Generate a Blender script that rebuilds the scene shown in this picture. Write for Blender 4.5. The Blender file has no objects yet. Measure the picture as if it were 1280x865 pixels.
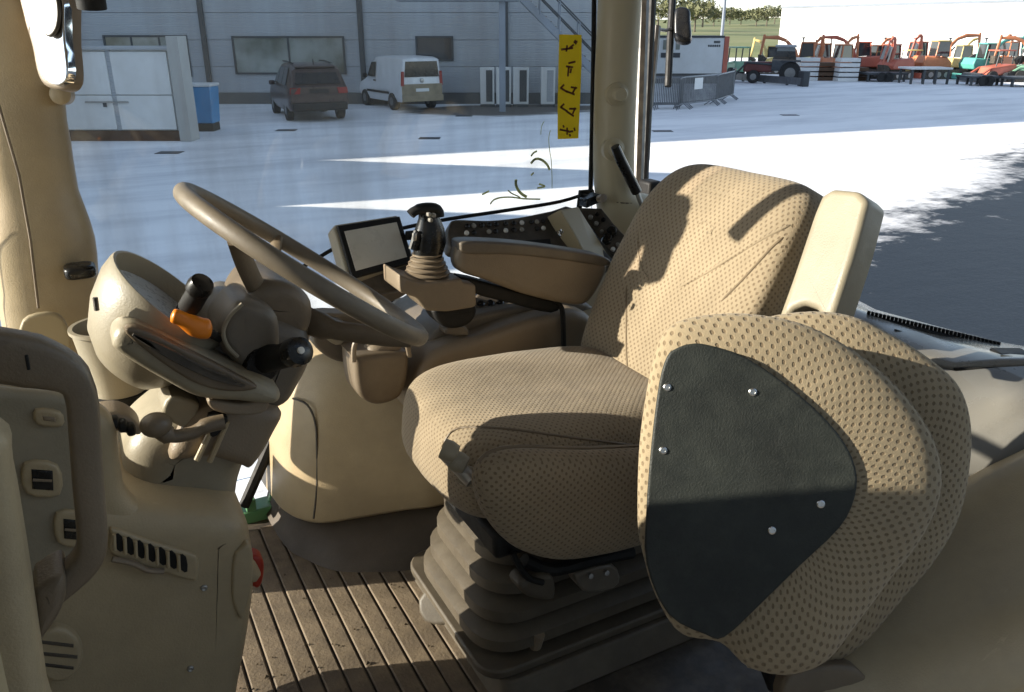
import bpy, bmesh, math, random
from mathutils import Vector, Matrix
R = math.radians
random.seed(7)
scene = bpy.context.scene
C = scene.collection
# ------------------------------------------------------------------ camera, sky, sun, exposure
CH, FL = 2.70, 1.55                  # camera height over the yard, cab floor height
PITCH, YAW, FPX = R(21.4), R(28.0), 1007.0
cam_d = bpy.data.cameras.new('camera'); cam = bpy.data.objects.new('camera', cam_d); C.objects.link(cam)
cam_d.sensor_width = 36.0; cam_d.lens = 36.0 * FPX / 1280.0
cam_d.clip_start = 0.02; cam_d.clip_end = 5000
cam.location = (0, 0, CH); cam.rotation_euler = (R(90) - PITCH, 0, -YAW)
scene.camera = cam
SUN_EL, SUN_AZ = R(20.0), R(21.0)    # azimuth: turned from straight ahead of the tractor (-X) to its right (+Y)
s_dir = Vector((-math.cos(SUN_AZ) * math.cos(SUN_EL), math.sin(SUN_AZ) * math.cos(SUN_EL), math.sin(SUN_EL)))
world = bpy.data.worlds.new('World'); scene.world = world; world.use_nodes = True
wn = world.node_tree; bg = wn.nodes['Background']
sky = wn.nodes.new('ShaderNodeTexSky'); sky.sky_type = 'NISHITA'; sky.sun_disc = False
sky.sun_elevation = SUN_EL; sky.sun_rotation = math.atan2(s_dir.x, s_dir.y)
sky.air_density = 1.0; sky.dust_density = 0.4; sky.ozone_density = 1.5
# thin broken cloud: the blue is greyed by an even layer with soft gaps
w_co = wn.nodes.new('ShaderNodeTexCoord'); w_mp = wn.nodes.new('ShaderNodeMapping'); w_mp.inputs['Scale'].default_value = (1.5, 1.5, 6.0)
w_no = wn.nodes.new('ShaderNodeTexNoise'); w_no.inputs['Scale'].default_value = 2.2; w_no.inputs['Detail'].default_value = 6
w_rp = wn.nodes.new('ShaderNodeValToRGB'); w_rp.color_ramp.elements[0].position = 0.35; w_rp.color_ramp.elements[0].color = (0.25,) * 3 + (1,)
w_rp.color_ramp.elements[1].position = 0.65; w_rp.color_ramp.elements[1].color = (0.70,) * 3 + (1,)
w_bw = wn.nodes.new('ShaderNodeRGBToBW'); w_mu = wn.nodes.new('ShaderNodeMix'); w_mu.data_type = 'RGBA'; w_mu.blend_type = 'MULTIPLY'; w_mu.inputs[0].default_value = 1.0
w_mu.inputs[7].default_value = (0.88, 0.97, 1.10, 1); w_mx = wn.nodes.new('ShaderNodeMix'); w_mx.data_type = 'RGBA'
wn.links.new(w_co.outputs['Generated'], w_mp.inputs[0]); wn.links.new(w_mp.outputs[0], w_no.inputs['Vector']); wn.links.new(w_no.outputs['Fac'], w_rp.inputs[0])
wn.links.new(sky.outputs[0], w_bw.inputs[0]); wn.links.new(w_bw.outputs[0], w_mu.inputs[6]); wn.links.new(w_rp.outputs[0], w_mx.inputs[0])
wn.links.new(sky.outputs[0], w_mx.inputs[6]); wn.links.new(w_mu.outputs[2], w_mx.inputs[7])
wn.links.new(w_mx.outputs[2], bg.inputs['Color']); bg.inputs['Strength'].default_value = 0.14
sun_d = bpy.data.lights.new('sun', 'SUN'); sun = bpy.data.objects.new('sun', sun_d); C.objects.link(sun)
sun_d.energy = 5.0; sun_d.angle = R(0.5); sun_d.color = (1.0, 0.91, 0.78)
sun.rotation_euler = s_dir.to_track_quat('Z', 'Y').to_euler()
sun.location = s_dir * 60
vs = scene.view_settings
vs.view_transform = 'Standard'; vs.look = 'None'; vs.gamma = 1.0; vs.exposure = 1.15; vs.use_curve_mapping = False

# ------------------------------------------------------------------ pixels to points
FWD = Vector((math.sin(YAW), math.cos(YAW), 0)); RGT = Vector((math.cos(YAW), -math.sin(YAW), 0)); UP = Vector((0, 0, 1))
CAMP = Vector((0, 0, CH))
def ray(px, py):
    x = (px - 640) / FPX; y = (432.5 - py) / FPX
    return FWD * (math.cos(PITCH) + y * math.sin(PITCH)) + RGT * x + UP * (-math.sin(PITCH) + y * math.cos(PITCH))
def at(px, py, X=None, Y=None, Z=None, D=None, pl=None):
    d = ray(px, py)
    if X is not None: t = X / d.x
    elif Y is not None: t = Y / d.y
    elif Z is not None: t = (Z - CH) / d.z
    elif pl is not None: t = (pl[0] - CAMP).dot(pl[1]) / d.dot(pl[1])
    else: t = D
    return CAMP + d * t
OUT = Matrix(((RGT.x, FWD.x, 0, 0), (RGT.y, FWD.y, 0, 0), (0, 0, 1, 0), (0, 0, 0, 1)))   # yard frame: x to the view's right, y away
def yard(px, py):
    p = at(px, py, Z=0); return Vector((p.dot(RGT), p.dot(FWD), 0))

# ------------------------------------------------------------------ materials
MATS = {}
def new_mat(name):
    m = bpy.data.materials.new(name); m.use_nodes = True; MATS[name] = m
    nt = m.node_tree; return m, nt, nt.nodes['Principled BSDF']
def N(nt, t, **k):
    n = nt.nodes.new(t)
    for a, v in k.items(): setattr(n, a, v)
    return n
def ramp(nt, fac, stops):
    r = N(nt, 'ShaderNodeValToRGB'); e = r.color_ramp.elements
    while len(e) > 1: e.remove(e[-1])
    e[0].position = stops[0][0]; e[0].color = (*stops[0][1], 1)
    for p, c in stops[1:]:
        x = e.new(p); x.color = (*c, 1)
    nt.links.new(fac, r.inputs[0]); return r.outputs[0]
def noise(nt, vec, scale, detail=4, rough=0.55):
    n = N(nt, 'ShaderNodeTexNoise'); n.inputs['Scale'].default_value = scale
    n.inputs['Detail'].default_value = detail; n.inputs['Roughness'].default_value = rough
    nt.links.new(vec, n.inputs['Vector']); return n.outputs['Fac']
def mix(nt, fac, a, b, mode='MIX'):
    m = N(nt, 'ShaderNodeMix', data_type='RGBA', blend_type=mode)
    for i, v in ((0, fac), (6, a), (7, b)):
        if isinstance(v, (int, float)): m.inputs[i].default_value = v
        elif isinstance(v, tuple): m.inputs[i].default_value = (*v, 1)
        else: nt.links.new(v, m.inputs[i])
    return m.outputs[2]
def math_n(nt, op, a, b=None):
    m = N(nt, 'ShaderNodeMath', operation=op)
    for i, v in ((0, a), (1, b)):
        if v is None: continue
        if isinstance(v, (int, float)): m.inputs[i].default_value = v
        else: nt.links.new(v, m.inputs[i])
    return m.outputs[0]
def coords(nt, kind='Object'):
    return N(nt, 'ShaderNodeTexCoord').outputs[kind]
def pmat(name, col, rough=0.5, var=0.12, nscale=6.0, bump=0.05, bscale=400.0, metallic=0.0, dust=0.0, dustcol=(0.34, 0.28, 0.20), spec=0.5, coat=0.0):
    m, nt, b = new_mat(name); v = coords(nt)
    lo = tuple(c * (1 - var) for c in col); hi = tuple(min(1, c * (1 + var)) for c in col)
    c = ramp(nt, noise(nt, v, nscale), [(0.3, lo), (0.7, hi)])
    if dust > 0:
        f = ramp(nt, noise(nt, v, nscale * 2.3, 8, 0.7), [(0.42, (0, 0, 0)), (0.75, (dust,) * 3)])
        c = mix(nt, f, c, dustcol)
    if bump >= 0.2 and metallic == 0:      # moulded cab plastics: rubbed patches and thin scratches
        mp = N(nt, 'ShaderNodeMapping'); mp.inputs['Scale'].default_value = (9, 60, 14); mp.inputs['Rotation'].default_value = (0.5, 0.3, 0.8); nt.links.new(v, mp.inputs[0])
        sc_ = ramp(nt, noise(nt, mp.outputs[0], 1.0, 5, 0.7), [(0.66, (0, 0, 0)), (0.74, (0.35,) * 3)])
        c = mix(nt, sc_, c, tuple(min(1, x * 1.5 + 0.03) for x in col))
        gr = ramp(nt, noise(nt, v, nscale * 1.3, 7, 0.7), [(0.25, (0.74,) * 3), (0.6, (1.0,) * 3)])
        c = mix(nt, 1.0, c, gr, 'MULTIPLY')
    nt.links.new(c, b.inputs['Base Color'])
    rr = ramp(nt, noise(nt, v, nscale * 4, 6, 0.65), [(0.3, (max(0.02, rough - 0.09),) * 3), (0.7, (min(1, rough + 0.1),) * 3)])
    nt.links.new(rr, b.inputs['Roughness'])
    b.inputs['Metallic'].default_value = metallic
    b.inputs['Specular IOR Level'].default_value = spec
    b.inputs['Coat Weight'].default_value = coat
    if bump > 0:
        bn = N(nt, 'ShaderNodeBump'); bn.inputs['Strength'].default_value = bump; bn.inputs['Distance'].default_value = 0.002
        nt.links.new(noise(nt, v, bscale, 2), bn.inputs['Height']); nt.links.new(bn.outputs[0], b.inputs['Normal'])
    return m
pmat('beige_plastic', (0.45, 0.355, 0.215), 0.42, 0.06, 3.0, 0.28, 380, dust=0.25)
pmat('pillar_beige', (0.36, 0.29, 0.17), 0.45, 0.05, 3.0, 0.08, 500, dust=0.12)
pmat('pillar_sunlit', (0.54, 0.46, 0.30), 0.45, 0.05, 3.0, 0.08, 500, dust=0.08)  # paler beige; the sun on the rear pillar is put into the colour
pmat('tan_plastic', (0.26, 0.20, 0.135), 0.48, 0.08, 4.0, 0.28, 380, dust=0.2)
pmat('taupe_plastic', (0.17, 0.127, 0.082), 0.42, 0.08, 4.0, 0.22, 380, dust=0.25)
pmat('pod_plastic', (0.34, 0.295, 0.21), 0.45, 0.05, 4.0, 0.2, 380, dust=0.15)
pmat('grey_brown', (0.15, 0.125, 0.095), 0.45, 0.08, 4.0, 0.2, 380, dust=0.25)
pmat('wheel_rim', (0.17, 0.138, 0.098), 0.52, 0.12, 12.0, 0.1, 500, dust=0.2)
pmat('dark_panel', (0.055, 0.046, 0.036), 0.4, 0.12, 8.0, 0.1, 500, dust=0.3)
pmat('black_rubber', (0.008, 0.008, 0.008), 0.6, 0.2, 8.0, 0.1, 500, dust=0.03, spec=0.35)
pmat('black_gloss', (0.007, 0.007, 0.007), 0.28, 0.2, 8.0, 0.03, 300, dust=0.04)
pmat('skirt_grey', (0.062, 0.046, 0.030), 0.6, 0.15, 5.0, 0.2, 300, dust=0.3, dustcol=(0.12, 0.095, 0.065))
pmat('bellows_rubber', (0.085, 0.068, 0.047), 0.55, 0.12, 7.0, 0.15, 300, dust=0.4, dustcol=(0.17, 0.14, 0.095))
pmat('mat_rubber', (0.15, 0.113, 0.075), 0.7, 0.3, 9.0, 0.6, 160, dust=0.85, dustcol=(0.25, 0.19, 0.12))
pmat('mat_groove', (0.032, 0.024, 0.016), 0.8, 0.2, 9.0, 0.2, 200, dust=0.3, dustcol=(0.16, 0.12, 0.08))
pmat('orange_plastic', (0.80, 0.23, 0.015), 0.35, 0.06, 9.0, 0.02)
pmat('white_plastic', (0.74, 0.72, 0.66), 0.4, 0.06, 9.0, 0.02, dust=0.1)
pmat('chrome', (0.72, 0.72, 0.70), 0.25, 0.05, 9.0, 0.02, metallic=1.0)
pmat('dull_metal', (0.45, 0.44, 0.42), 0.42, 0.12, 9.0, 0.05, metallic=0.8, dust=0.2)
pmat('plate_vinyl', (0.017, 0.020, 0.017), 0.58, 0.35, 9.0, 0.35, 420, dust=0.5, dustcol=(0.050, 0.055, 0.045))
pmat('red_plastic', (0.42, 0.035, 0.015), 0.4, 0.1, 9.0, 0.02)
pmat('green_paint', (0.10, 0.30, 0.13), 0.35, 0.1, 4.0, 0.02, dust=0.3)

pmat('ink_brown', (0.14, 0.03, 0.012), 0.5, 0.15, 60.0, 0.0)

pmat('screen_glass', (0.72, 0.69, 0.60), 0.30, 0.05, 9.0, 0.0, dust=0.35, dustcol=(0.52, 0.49, 0.40))  # switched off screen; its reflection is put into the pale colour
pmat('gauge_face', (0.42, 0.44, 0.45), 0.3, 0.05, 20.0, 0.0)
pmat('shelf_grey', (0.21, 0.20, 0.18), 0.28, 0.05, 3.0, 0.06, 600, dust=0.15)
# yard
pmat('cladding', (0.40, 0.42, 0.44), 0.5, 0.05, 0.5, 0.02, 30, dust=0.2, dustcol=(0.34, 0.35, 0.34))
def clad_mat():
    m = MATS['cladding']; nt = m.node_tree; b = nt.nodes['Principled BSDF']; v = coords(nt)
    w = N(nt, 'ShaderNodeTexWave', bands_direction='Z'); w.inputs['Scale'].default_value = 5.0; w.inputs['Distortion'].default_value = 0.0
    nt.links.new(v, w.inputs['Vector'])
    bn = N(nt, 'ShaderNodeBump'); bn.inputs['Strength'].default_value = 0.35; bn.inputs['Distance'].default_value = 0.02
    nt.links.new(w.outputs['Fac'], bn.inputs['Height']); nt.links.new(bn.outputs[0], b.inputs['Normal'])
clad_mat()
pmat('dark_steel', (0.055, 0.06, 0.065), 0.5, 0.12, 1.0, 0.02, 20)
pmat('plinth_grey', (0.115, 0.115, 0.11), 0.7, 0.15, 1.0, 0.1, 20)
pmat('blue_grey_steel', (0.22, 0.25, 0.29), 0.45, 0.1, 1.0, 0.02, 20)
pmat('white_paint', (0.70, 0.71, 0.70), 0.45, 0.05, 1.0, 0.02, 20, dust=0.25, dustcol=(0.5, 0.48, 0.42))
pmat('warehouse_white', (0.82, 0.82, 0.80), 0.5, 0.03, 0.3, 0.0)
pmat('grey_render', (0.42, 0.42, 0.40), 0.7, 0.08, 1.0, 0.05, 20)
pmat('brown_wood', (0.10, 0.055, 0.03), 0.7, 0.2, 2.0, 0.1, 20)
pmat('blue_plastic', (0.06, 0.27, 0.52), 0.4, 0.1, 2.0, 0.02)
pmat('car_paint', (0.042, 0.024, 0.021), 0.32, 0.15, 3.0, 0.0, dust=0.55, dustcol=(0.085, 0.052, 0.042), coat=0.3)
pmat('car_black', (0.012, 0.012, 0.012), 0.6, 0.2, 6.0, 0.0)
pmat('car_glass', (0.012, 0.014, 0.016), 0.06, 0.1, 3.0, 0.0)
pmat('tail_red', (0.30, 0.012, 0.010), 0.2, 0.1, 9.0, 0.0)
pmat('van_white', (0.72, 0.73, 0.74), 0.35, 0.04, 3.0, 0.0, coat=0.3)
pmat('van_mud_reflection', (0.30, 0.245, 0.16), 0.6, 0.2, 4.0, 0.0)  # mud brown that also carries the reflection lying over the van
pmat('tyre', (0.02, 0.02, 0.02), 0.8, 0.2, 10.0, 0.0, dust=0.3, dustcol=(0.1, 0.09, 0.08))
pmat('rim_grey', (0.22, 0.22, 0.22), 0.4, 0.1, 10.0, 0.0, metallic=0.6)
pmat('stair_tread', (0.13, 0.085, 0.055), 0.7, 0.2, 5.0, 0.1, 30)
pmat('galvanised', (0.20, 0.21, 0.22), 0.45, 0.15, 6.0, 0.05, 30, metallic=0.6)
pmat('digger_orange', (0.55, 0.20, 0.09), 0.45, 0.12, 2.0, 0.0)  # machine paints paled to carry the sun glare over the row
pmat('digger_red', (0.50, 0.14, 0.09), 0.45, 0.12, 2.0, 0.0)
pmat('digger_teal', (0.10, 0.37, 0.32), 0.45, 0.12, 2.0, 0.0)
pmat('digger_yellow', (0.62, 0.48, 0.18), 0.45, 0.12, 2.0, 0.0)
pmat('digger_green', (0.22, 0.42, 0.28), 0.45, 0.12, 2.0, 0.0)
pmat('track_black', (0.05, 0.045, 0.04), 0.8, 0.2, 5.0, 0.0, dust=0.4)
pmat('bare_bark', (0.12, 0.10, 0.075), 0.9, 0.2, 3.0, 0.0)
pmat('winter_leaf', (0.12, 0.125, 0.06), 0.9, 0.35, 0.6, 0.0)
pmat('roof_slate', (0.10, 0.095, 0.09), 0.7, 0.2, 1.0, 0.0)

def glass_mat():
    m = bpy.data.materials.new('cab_glass'); m.use_nodes = True; nt = m.node_tree
    for n in list(nt.nodes): nt.nodes.remove(n)
    o = N(nt, 'ShaderNodeOutputMaterial'); t = N(nt, 'ShaderNodeBsdfTransparent'); g = N(nt, 'ShaderNodeBsdfGlossy')
    t.inputs[0].default_value = (0.975, 0.99, 0.985, 1); g.inputs['Roughness'].default_value = 0.02
    d = N(nt, 'ShaderNodeBsdfDiffuse'); d.inputs[0].default_value = (0.5, 0.48, 0.42, 1)
    f = N(nt, 'ShaderNodeFresnel'); f.inputs[0].default_value = 1.40
    v = coords(nt)
    mp = N(nt, 'ShaderNodeMapping'); mp.inputs['Scale'].default_value = (5.0, 5.0, 0.8); mp.inputs['Rotation'].default_value = (0, R(25), 0)
    nt.links.new(v, mp.inputs[0])
    smear_reflection = ramp(nt, noise(nt, mp.outputs[0], 1.6, 6, 0.6), [(0.42, (0.0,) * 3), (0.76, (0.20,) * 3)])  # smears, plus pale reflected streaks painted in as a diffuse haze
    mx = N(nt, 'ShaderNodeMixShader'); mx2 = N(nt, 'ShaderNodeMixShader')
    nt.links.new(f.outputs[0], mx.inputs[0]); nt.links.new(t.outputs[0], mx.inputs[1]); nt.links.new(g.outputs[0], mx.inputs[2])
    nt.links.new(smear_reflection, mx2.inputs[0]); nt.links.new(mx.outputs[0], mx2.inputs[1]); nt.links.new(d.outputs[0], mx2.inputs[2])
    nt.links.new(mx2.outputs[0], o.inputs[0]); MATS['cab_glass'] = m
glass_mat()
def film_mat(name, col, var):
    m, nt, b = new_mat(name); o = nt.nodes['Material Output']; v = coords(nt)
    c = ramp(nt, noise(nt, v, 25.0), [(0.3, tuple(x * (1 - var) for x in col)), (0.7, col)])
    t = N(nt, 'ShaderNodeBsdfTranslucent'); mx = N(nt, 'ShaderNodeMixShader'); mx.inputs[0].default_value = 0.55
    nt.links.new(c, b.inputs['Base Color']); b.inputs['Roughness'].default_value = 0.5; nt.links.new(c, t.inputs[0])
    nt.links.new(b.outputs[0], mx.inputs[1]); nt.links.new(t.outputs[0], mx.inputs[2]); nt.links.new(mx.outputs[0], o.inputs[0])
film_mat('yellow_vinyl', (0.90, 0.60, 0.02), 0.08)
film_mat('leaf_decal', (0.80, 0.78, 0.34), 0.25)
def window_mat(name, dark, light):
    m, nt, b = new_mat(name); v = coords(nt)
    c = ramp(nt, noise(nt, v, 0.7, 3), [(0.35, dark), (0.65, light)])
    nt.links.new(c, b.inputs['Base Color']); b.inputs['Roughness'].default_value = 0.05; b.inputs['Specular IOR Level'].default_value = 0.9
window_mat('office_glass', (0.14, 0.145, 0.11), (0.34, 0.36, 0.33))  # pale patches of reflection painted into the glass colour
window_mat('dark_glass', (0.02, 0.022, 0.025), (0.05, 0.055, 0.06))
def fabric(name, base, dot, pitch, rows=1.0):
    m, nt, b = new_mat(name); uv = coords(nt, 'UV'); ob = coords(nt)
    sx = N(nt, 'ShaderNodeSeparateXYZ'); nt.links.new(uv, sx.inputs[0])
    k = 2 * math.pi / pitch
    a = math_n(nt, 'SINE', math_n(nt, 'MULTIPLY', sx.outputs[0], k)); c = math_n(nt, 'SINE', math_n(nt, 'MULTIPLY', sx.outputs[1], k * rows))
    p = math_n(nt, 'MULTIPLY', a, c)
    f = ramp(nt, p, [(0.28, (0, 0, 0)), (0.72, (1, 1, 1))])
    wear = ramp(nt, noise(nt, ob, 5.0, 5), [(0.3, (0.82,) * 3), (0.7, (1.06,) * 3)])
    col = mix(nt, f, base, dot)
    col = mix(nt, 1.0, col, wear, 'MULTIPLY')
    stain = ramp(nt, noise(nt, ob, 9.0, 6, 0.6), [(0.60, (0, 0, 0)), (0.82, (0.35,) * 3)])
    col = mix(nt, stain, col, (0.20, 0.15, 0.09))
    nt.links.new(col, b.inputs['Base Color']); b.inputs['Roughness'].default_value = 0.9
    b.inputs['Sheen Weight'].default_value = 0.15; b.inputs['Specular IOR Level'].default_value = 0.15
    bn = N(nt, 'ShaderNodeBump'); bn.inputs['Strength'].default_value = 0.55; bn.inputs['Distance'].default_value = 0.0025
    inv = math_n(nt, 'SUBTRACT', 1.0, f)
    h = math_n(nt, 'ADD', inv, math_n(nt, 'MULTIPLY', noise(nt, ob, 900, 2), 0.5))
    wr = N(nt, 'ShaderNodeBump'); wr.inputs['Strength'].default_value = 0.55; wr.inputs['Distance'].default_value = 0.012
    wm = N(nt, 'ShaderNodeMapping'); wm.inputs['Scale'].default_value = (1.0, 1.0, 2.2); wm.inputs['Rotation'].default_value = (0.4, 0.5, 0.3); nt.links.new(ob, wm.inputs[0])
    nt.links.new(noise(nt, wm.outputs[0], 9.0, 3, 0.5), wr.inputs['Height']); nt.links.new(wr.outputs[0], bn.inputs['Normal'])
    nt.links.new(h, bn.inputs['Height']); nt.links.new(bn.outputs[0], b.inputs['Normal'])
fabric('seat_fabric', (0.345, 0.272, 0.18), (0.225, 0.168, 0.105), 0.0130)
fabric('seat_fabric_fine', (0.34, 0.268, 0.178), (0.24, 0.18, 0.113), 0.0110)
fabric('passenger_fabric', (0.37, 0.293, 0.188), (0.225, 0.167, 0.102), 0.0168)

def ground_mat():
    m, nt, b = new_mat('snowy_yard'); v = coords(nt)
    sx = N(nt, 'ShaderNodeSeparateXYZ'); nt.links.new(v, sx.inputs[0])
    X, Y = sx.outputs[0], sx.outputs[1]
    mp = N(nt, 'ShaderNodeMapping'); mp.inputs['Rotation'].default_value = (0, 0, R(24)); mp.inputs['Scale'].default_value = (0.13, 0.55, 1)
    nt.links.new(v, mp.inputs[0])
    tracks = noise(nt, mp.outputs[0], 1.0, 9, 0.70)
    fine = noise(nt, v, 2.2, 8, 0.68)
    big = noise(nt, v, 0.16, 4)
    snow = ramp(nt, tracks, [(0.36, (0.66, 0.67, 0.69)), (0.56, (0.88, 0.885, 0.89))])
    asph = ramp(nt, noise(nt, v, 30, 6, 0.7), [(0.3, (0.008, 0.012, 0.018)), (0.7, (0.022, 0.031, 0.044))])  # blue sky reflection and shade put into the tarmac colour
    # bare tarmac: signed distance to a line, broken up by drifts
    d = math_n(nt, 'SUBTRACT', math_n(nt, 'MULTIPLY', X, 0.363), math_n(nt, 'MULTIPLY', Y, 0.932))
    d = math_n(nt, 'ADD', d, 3.45)
    d = math_n(nt, 'ADD', d, math_n(nt, 'MULTIPLY', math_n(nt, 'SUBTRACT', tracks, 0.5), 4.2))
    d = math_n(nt, 'ADD', d, math_n(nt, 'MULTIPLY', math_n(nt, 'SUBTRACT', fine, 0.5), 2.6))
    bare = ramp(nt, math_n(nt, 'ADD', math_n(nt, 'MULTIPLY', d, 0.35), 0.5), [(0.35, (0, 0, 0)), (0.65, (1, 1, 1))])
    bx = math_n(nt, 'ADD', X, math_n(nt, 'MULTIPLY', math_n(nt, 'SUBTRACT', fine, 0.5), 2.0))
    asph = mix(nt, ramp(nt, math_n(nt, 'MULTIPLY', bx, 0.2), [(0.45, (0, 0, 0)), (0.75, (1, 1, 1))]), (0.15, 0.135, 0.115), asph)      # unseen ground round the tractor paled for bounce light, clean wet tarmac further back
    # slush by the office wall
    yx = math_n(nt, 'SUBTRACT', math_n(nt, 'MULTIPLY', X, RGT.x), math_n(nt, 'MULTIPLY', Y, -RGT.y))
    yy = math_n(nt, 'ADD', math_n(nt, 'MULTIPLY', X, FWD.x), math_n(nt, 'MULTIPLY', Y, FWD.y))
    e1 = math_n(nt, 'ADD', math_n(nt, 'POWER', math_n(nt, 'DIVIDE', math_n(nt, 'SUBTRACT', yx, 0.2), 4.6), 2.0),
                math_n(nt, 'POWER', math_n(nt, 'DIVIDE', math_n(nt, 'SUBTRACT', yy, 30.6), 2.6), 2.0))
    e1 = math_n(nt, 'ADD', e1, math_n(nt, 'MULTIPLY', math_n(nt, 'SUBTRACT', tracks, 0.5), 3.0))
    slush = ramp(nt, e1, [(0.55, (1, 1, 1)), (1.0, (0, 0, 0))])
    spots = ramp(nt, fine, [(0.66, (0, 0, 0)), (0.78, (0.6,) * 3)])
    col = mix(nt, spots, snow, (0.30, 0.30, 0.31))
    col = mix(nt, slush, col, (0.15, 0.135, 0.12))
    col = mix(nt, bare, col, asph)
    nt.links.new(col, b.inputs['Base Color'])
    b.inputs['Specular IOR Level'].default_value = 0.25; rr = mix(nt, bare, (0.75,) * 3, (0.6,) * 3); nt.links.new(rr, b.inputs['Roughness'])
    bn = N(nt, 'ShaderNodeBump'); bn.inputs['Strength'].default_value = 0.5; bn.inputs['Distance'].default_value = 0.05
    nt.links.new(math_n(nt, 'ADD', tracks, math_n(nt, 'MULTIPLY', fine, 0.5)), bn.inputs['Height']); nt.links.new(bn.outputs[0], b.inputs['Normal'])
ground_mat()
def field_mat():
    m, nt, b = new_mat('field_green'); v = coords(nt)
    mp = N(nt, 'ShaderNodeMapping'); mp.inputs['Rotation'].default_value = (0, 0, R(28)); mp.inputs['Scale'].default_value = (0.02, 0.12, 1)
    nt.links.new(v, mp.inputs[0])
    c = ramp(nt, noise(nt, mp.outputs[0], 0.5, 5), [(0.3, (0.085, 0.115, 0.035)), (0.5, (0.15, 0.17, 0.06)), (0.7, (0.23, 0.22, 0.10))])
    nt.links.new(c, b.inputs['Base Color']); b.inputs['Roughness'].default_value = 0.95
field_mat()

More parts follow.
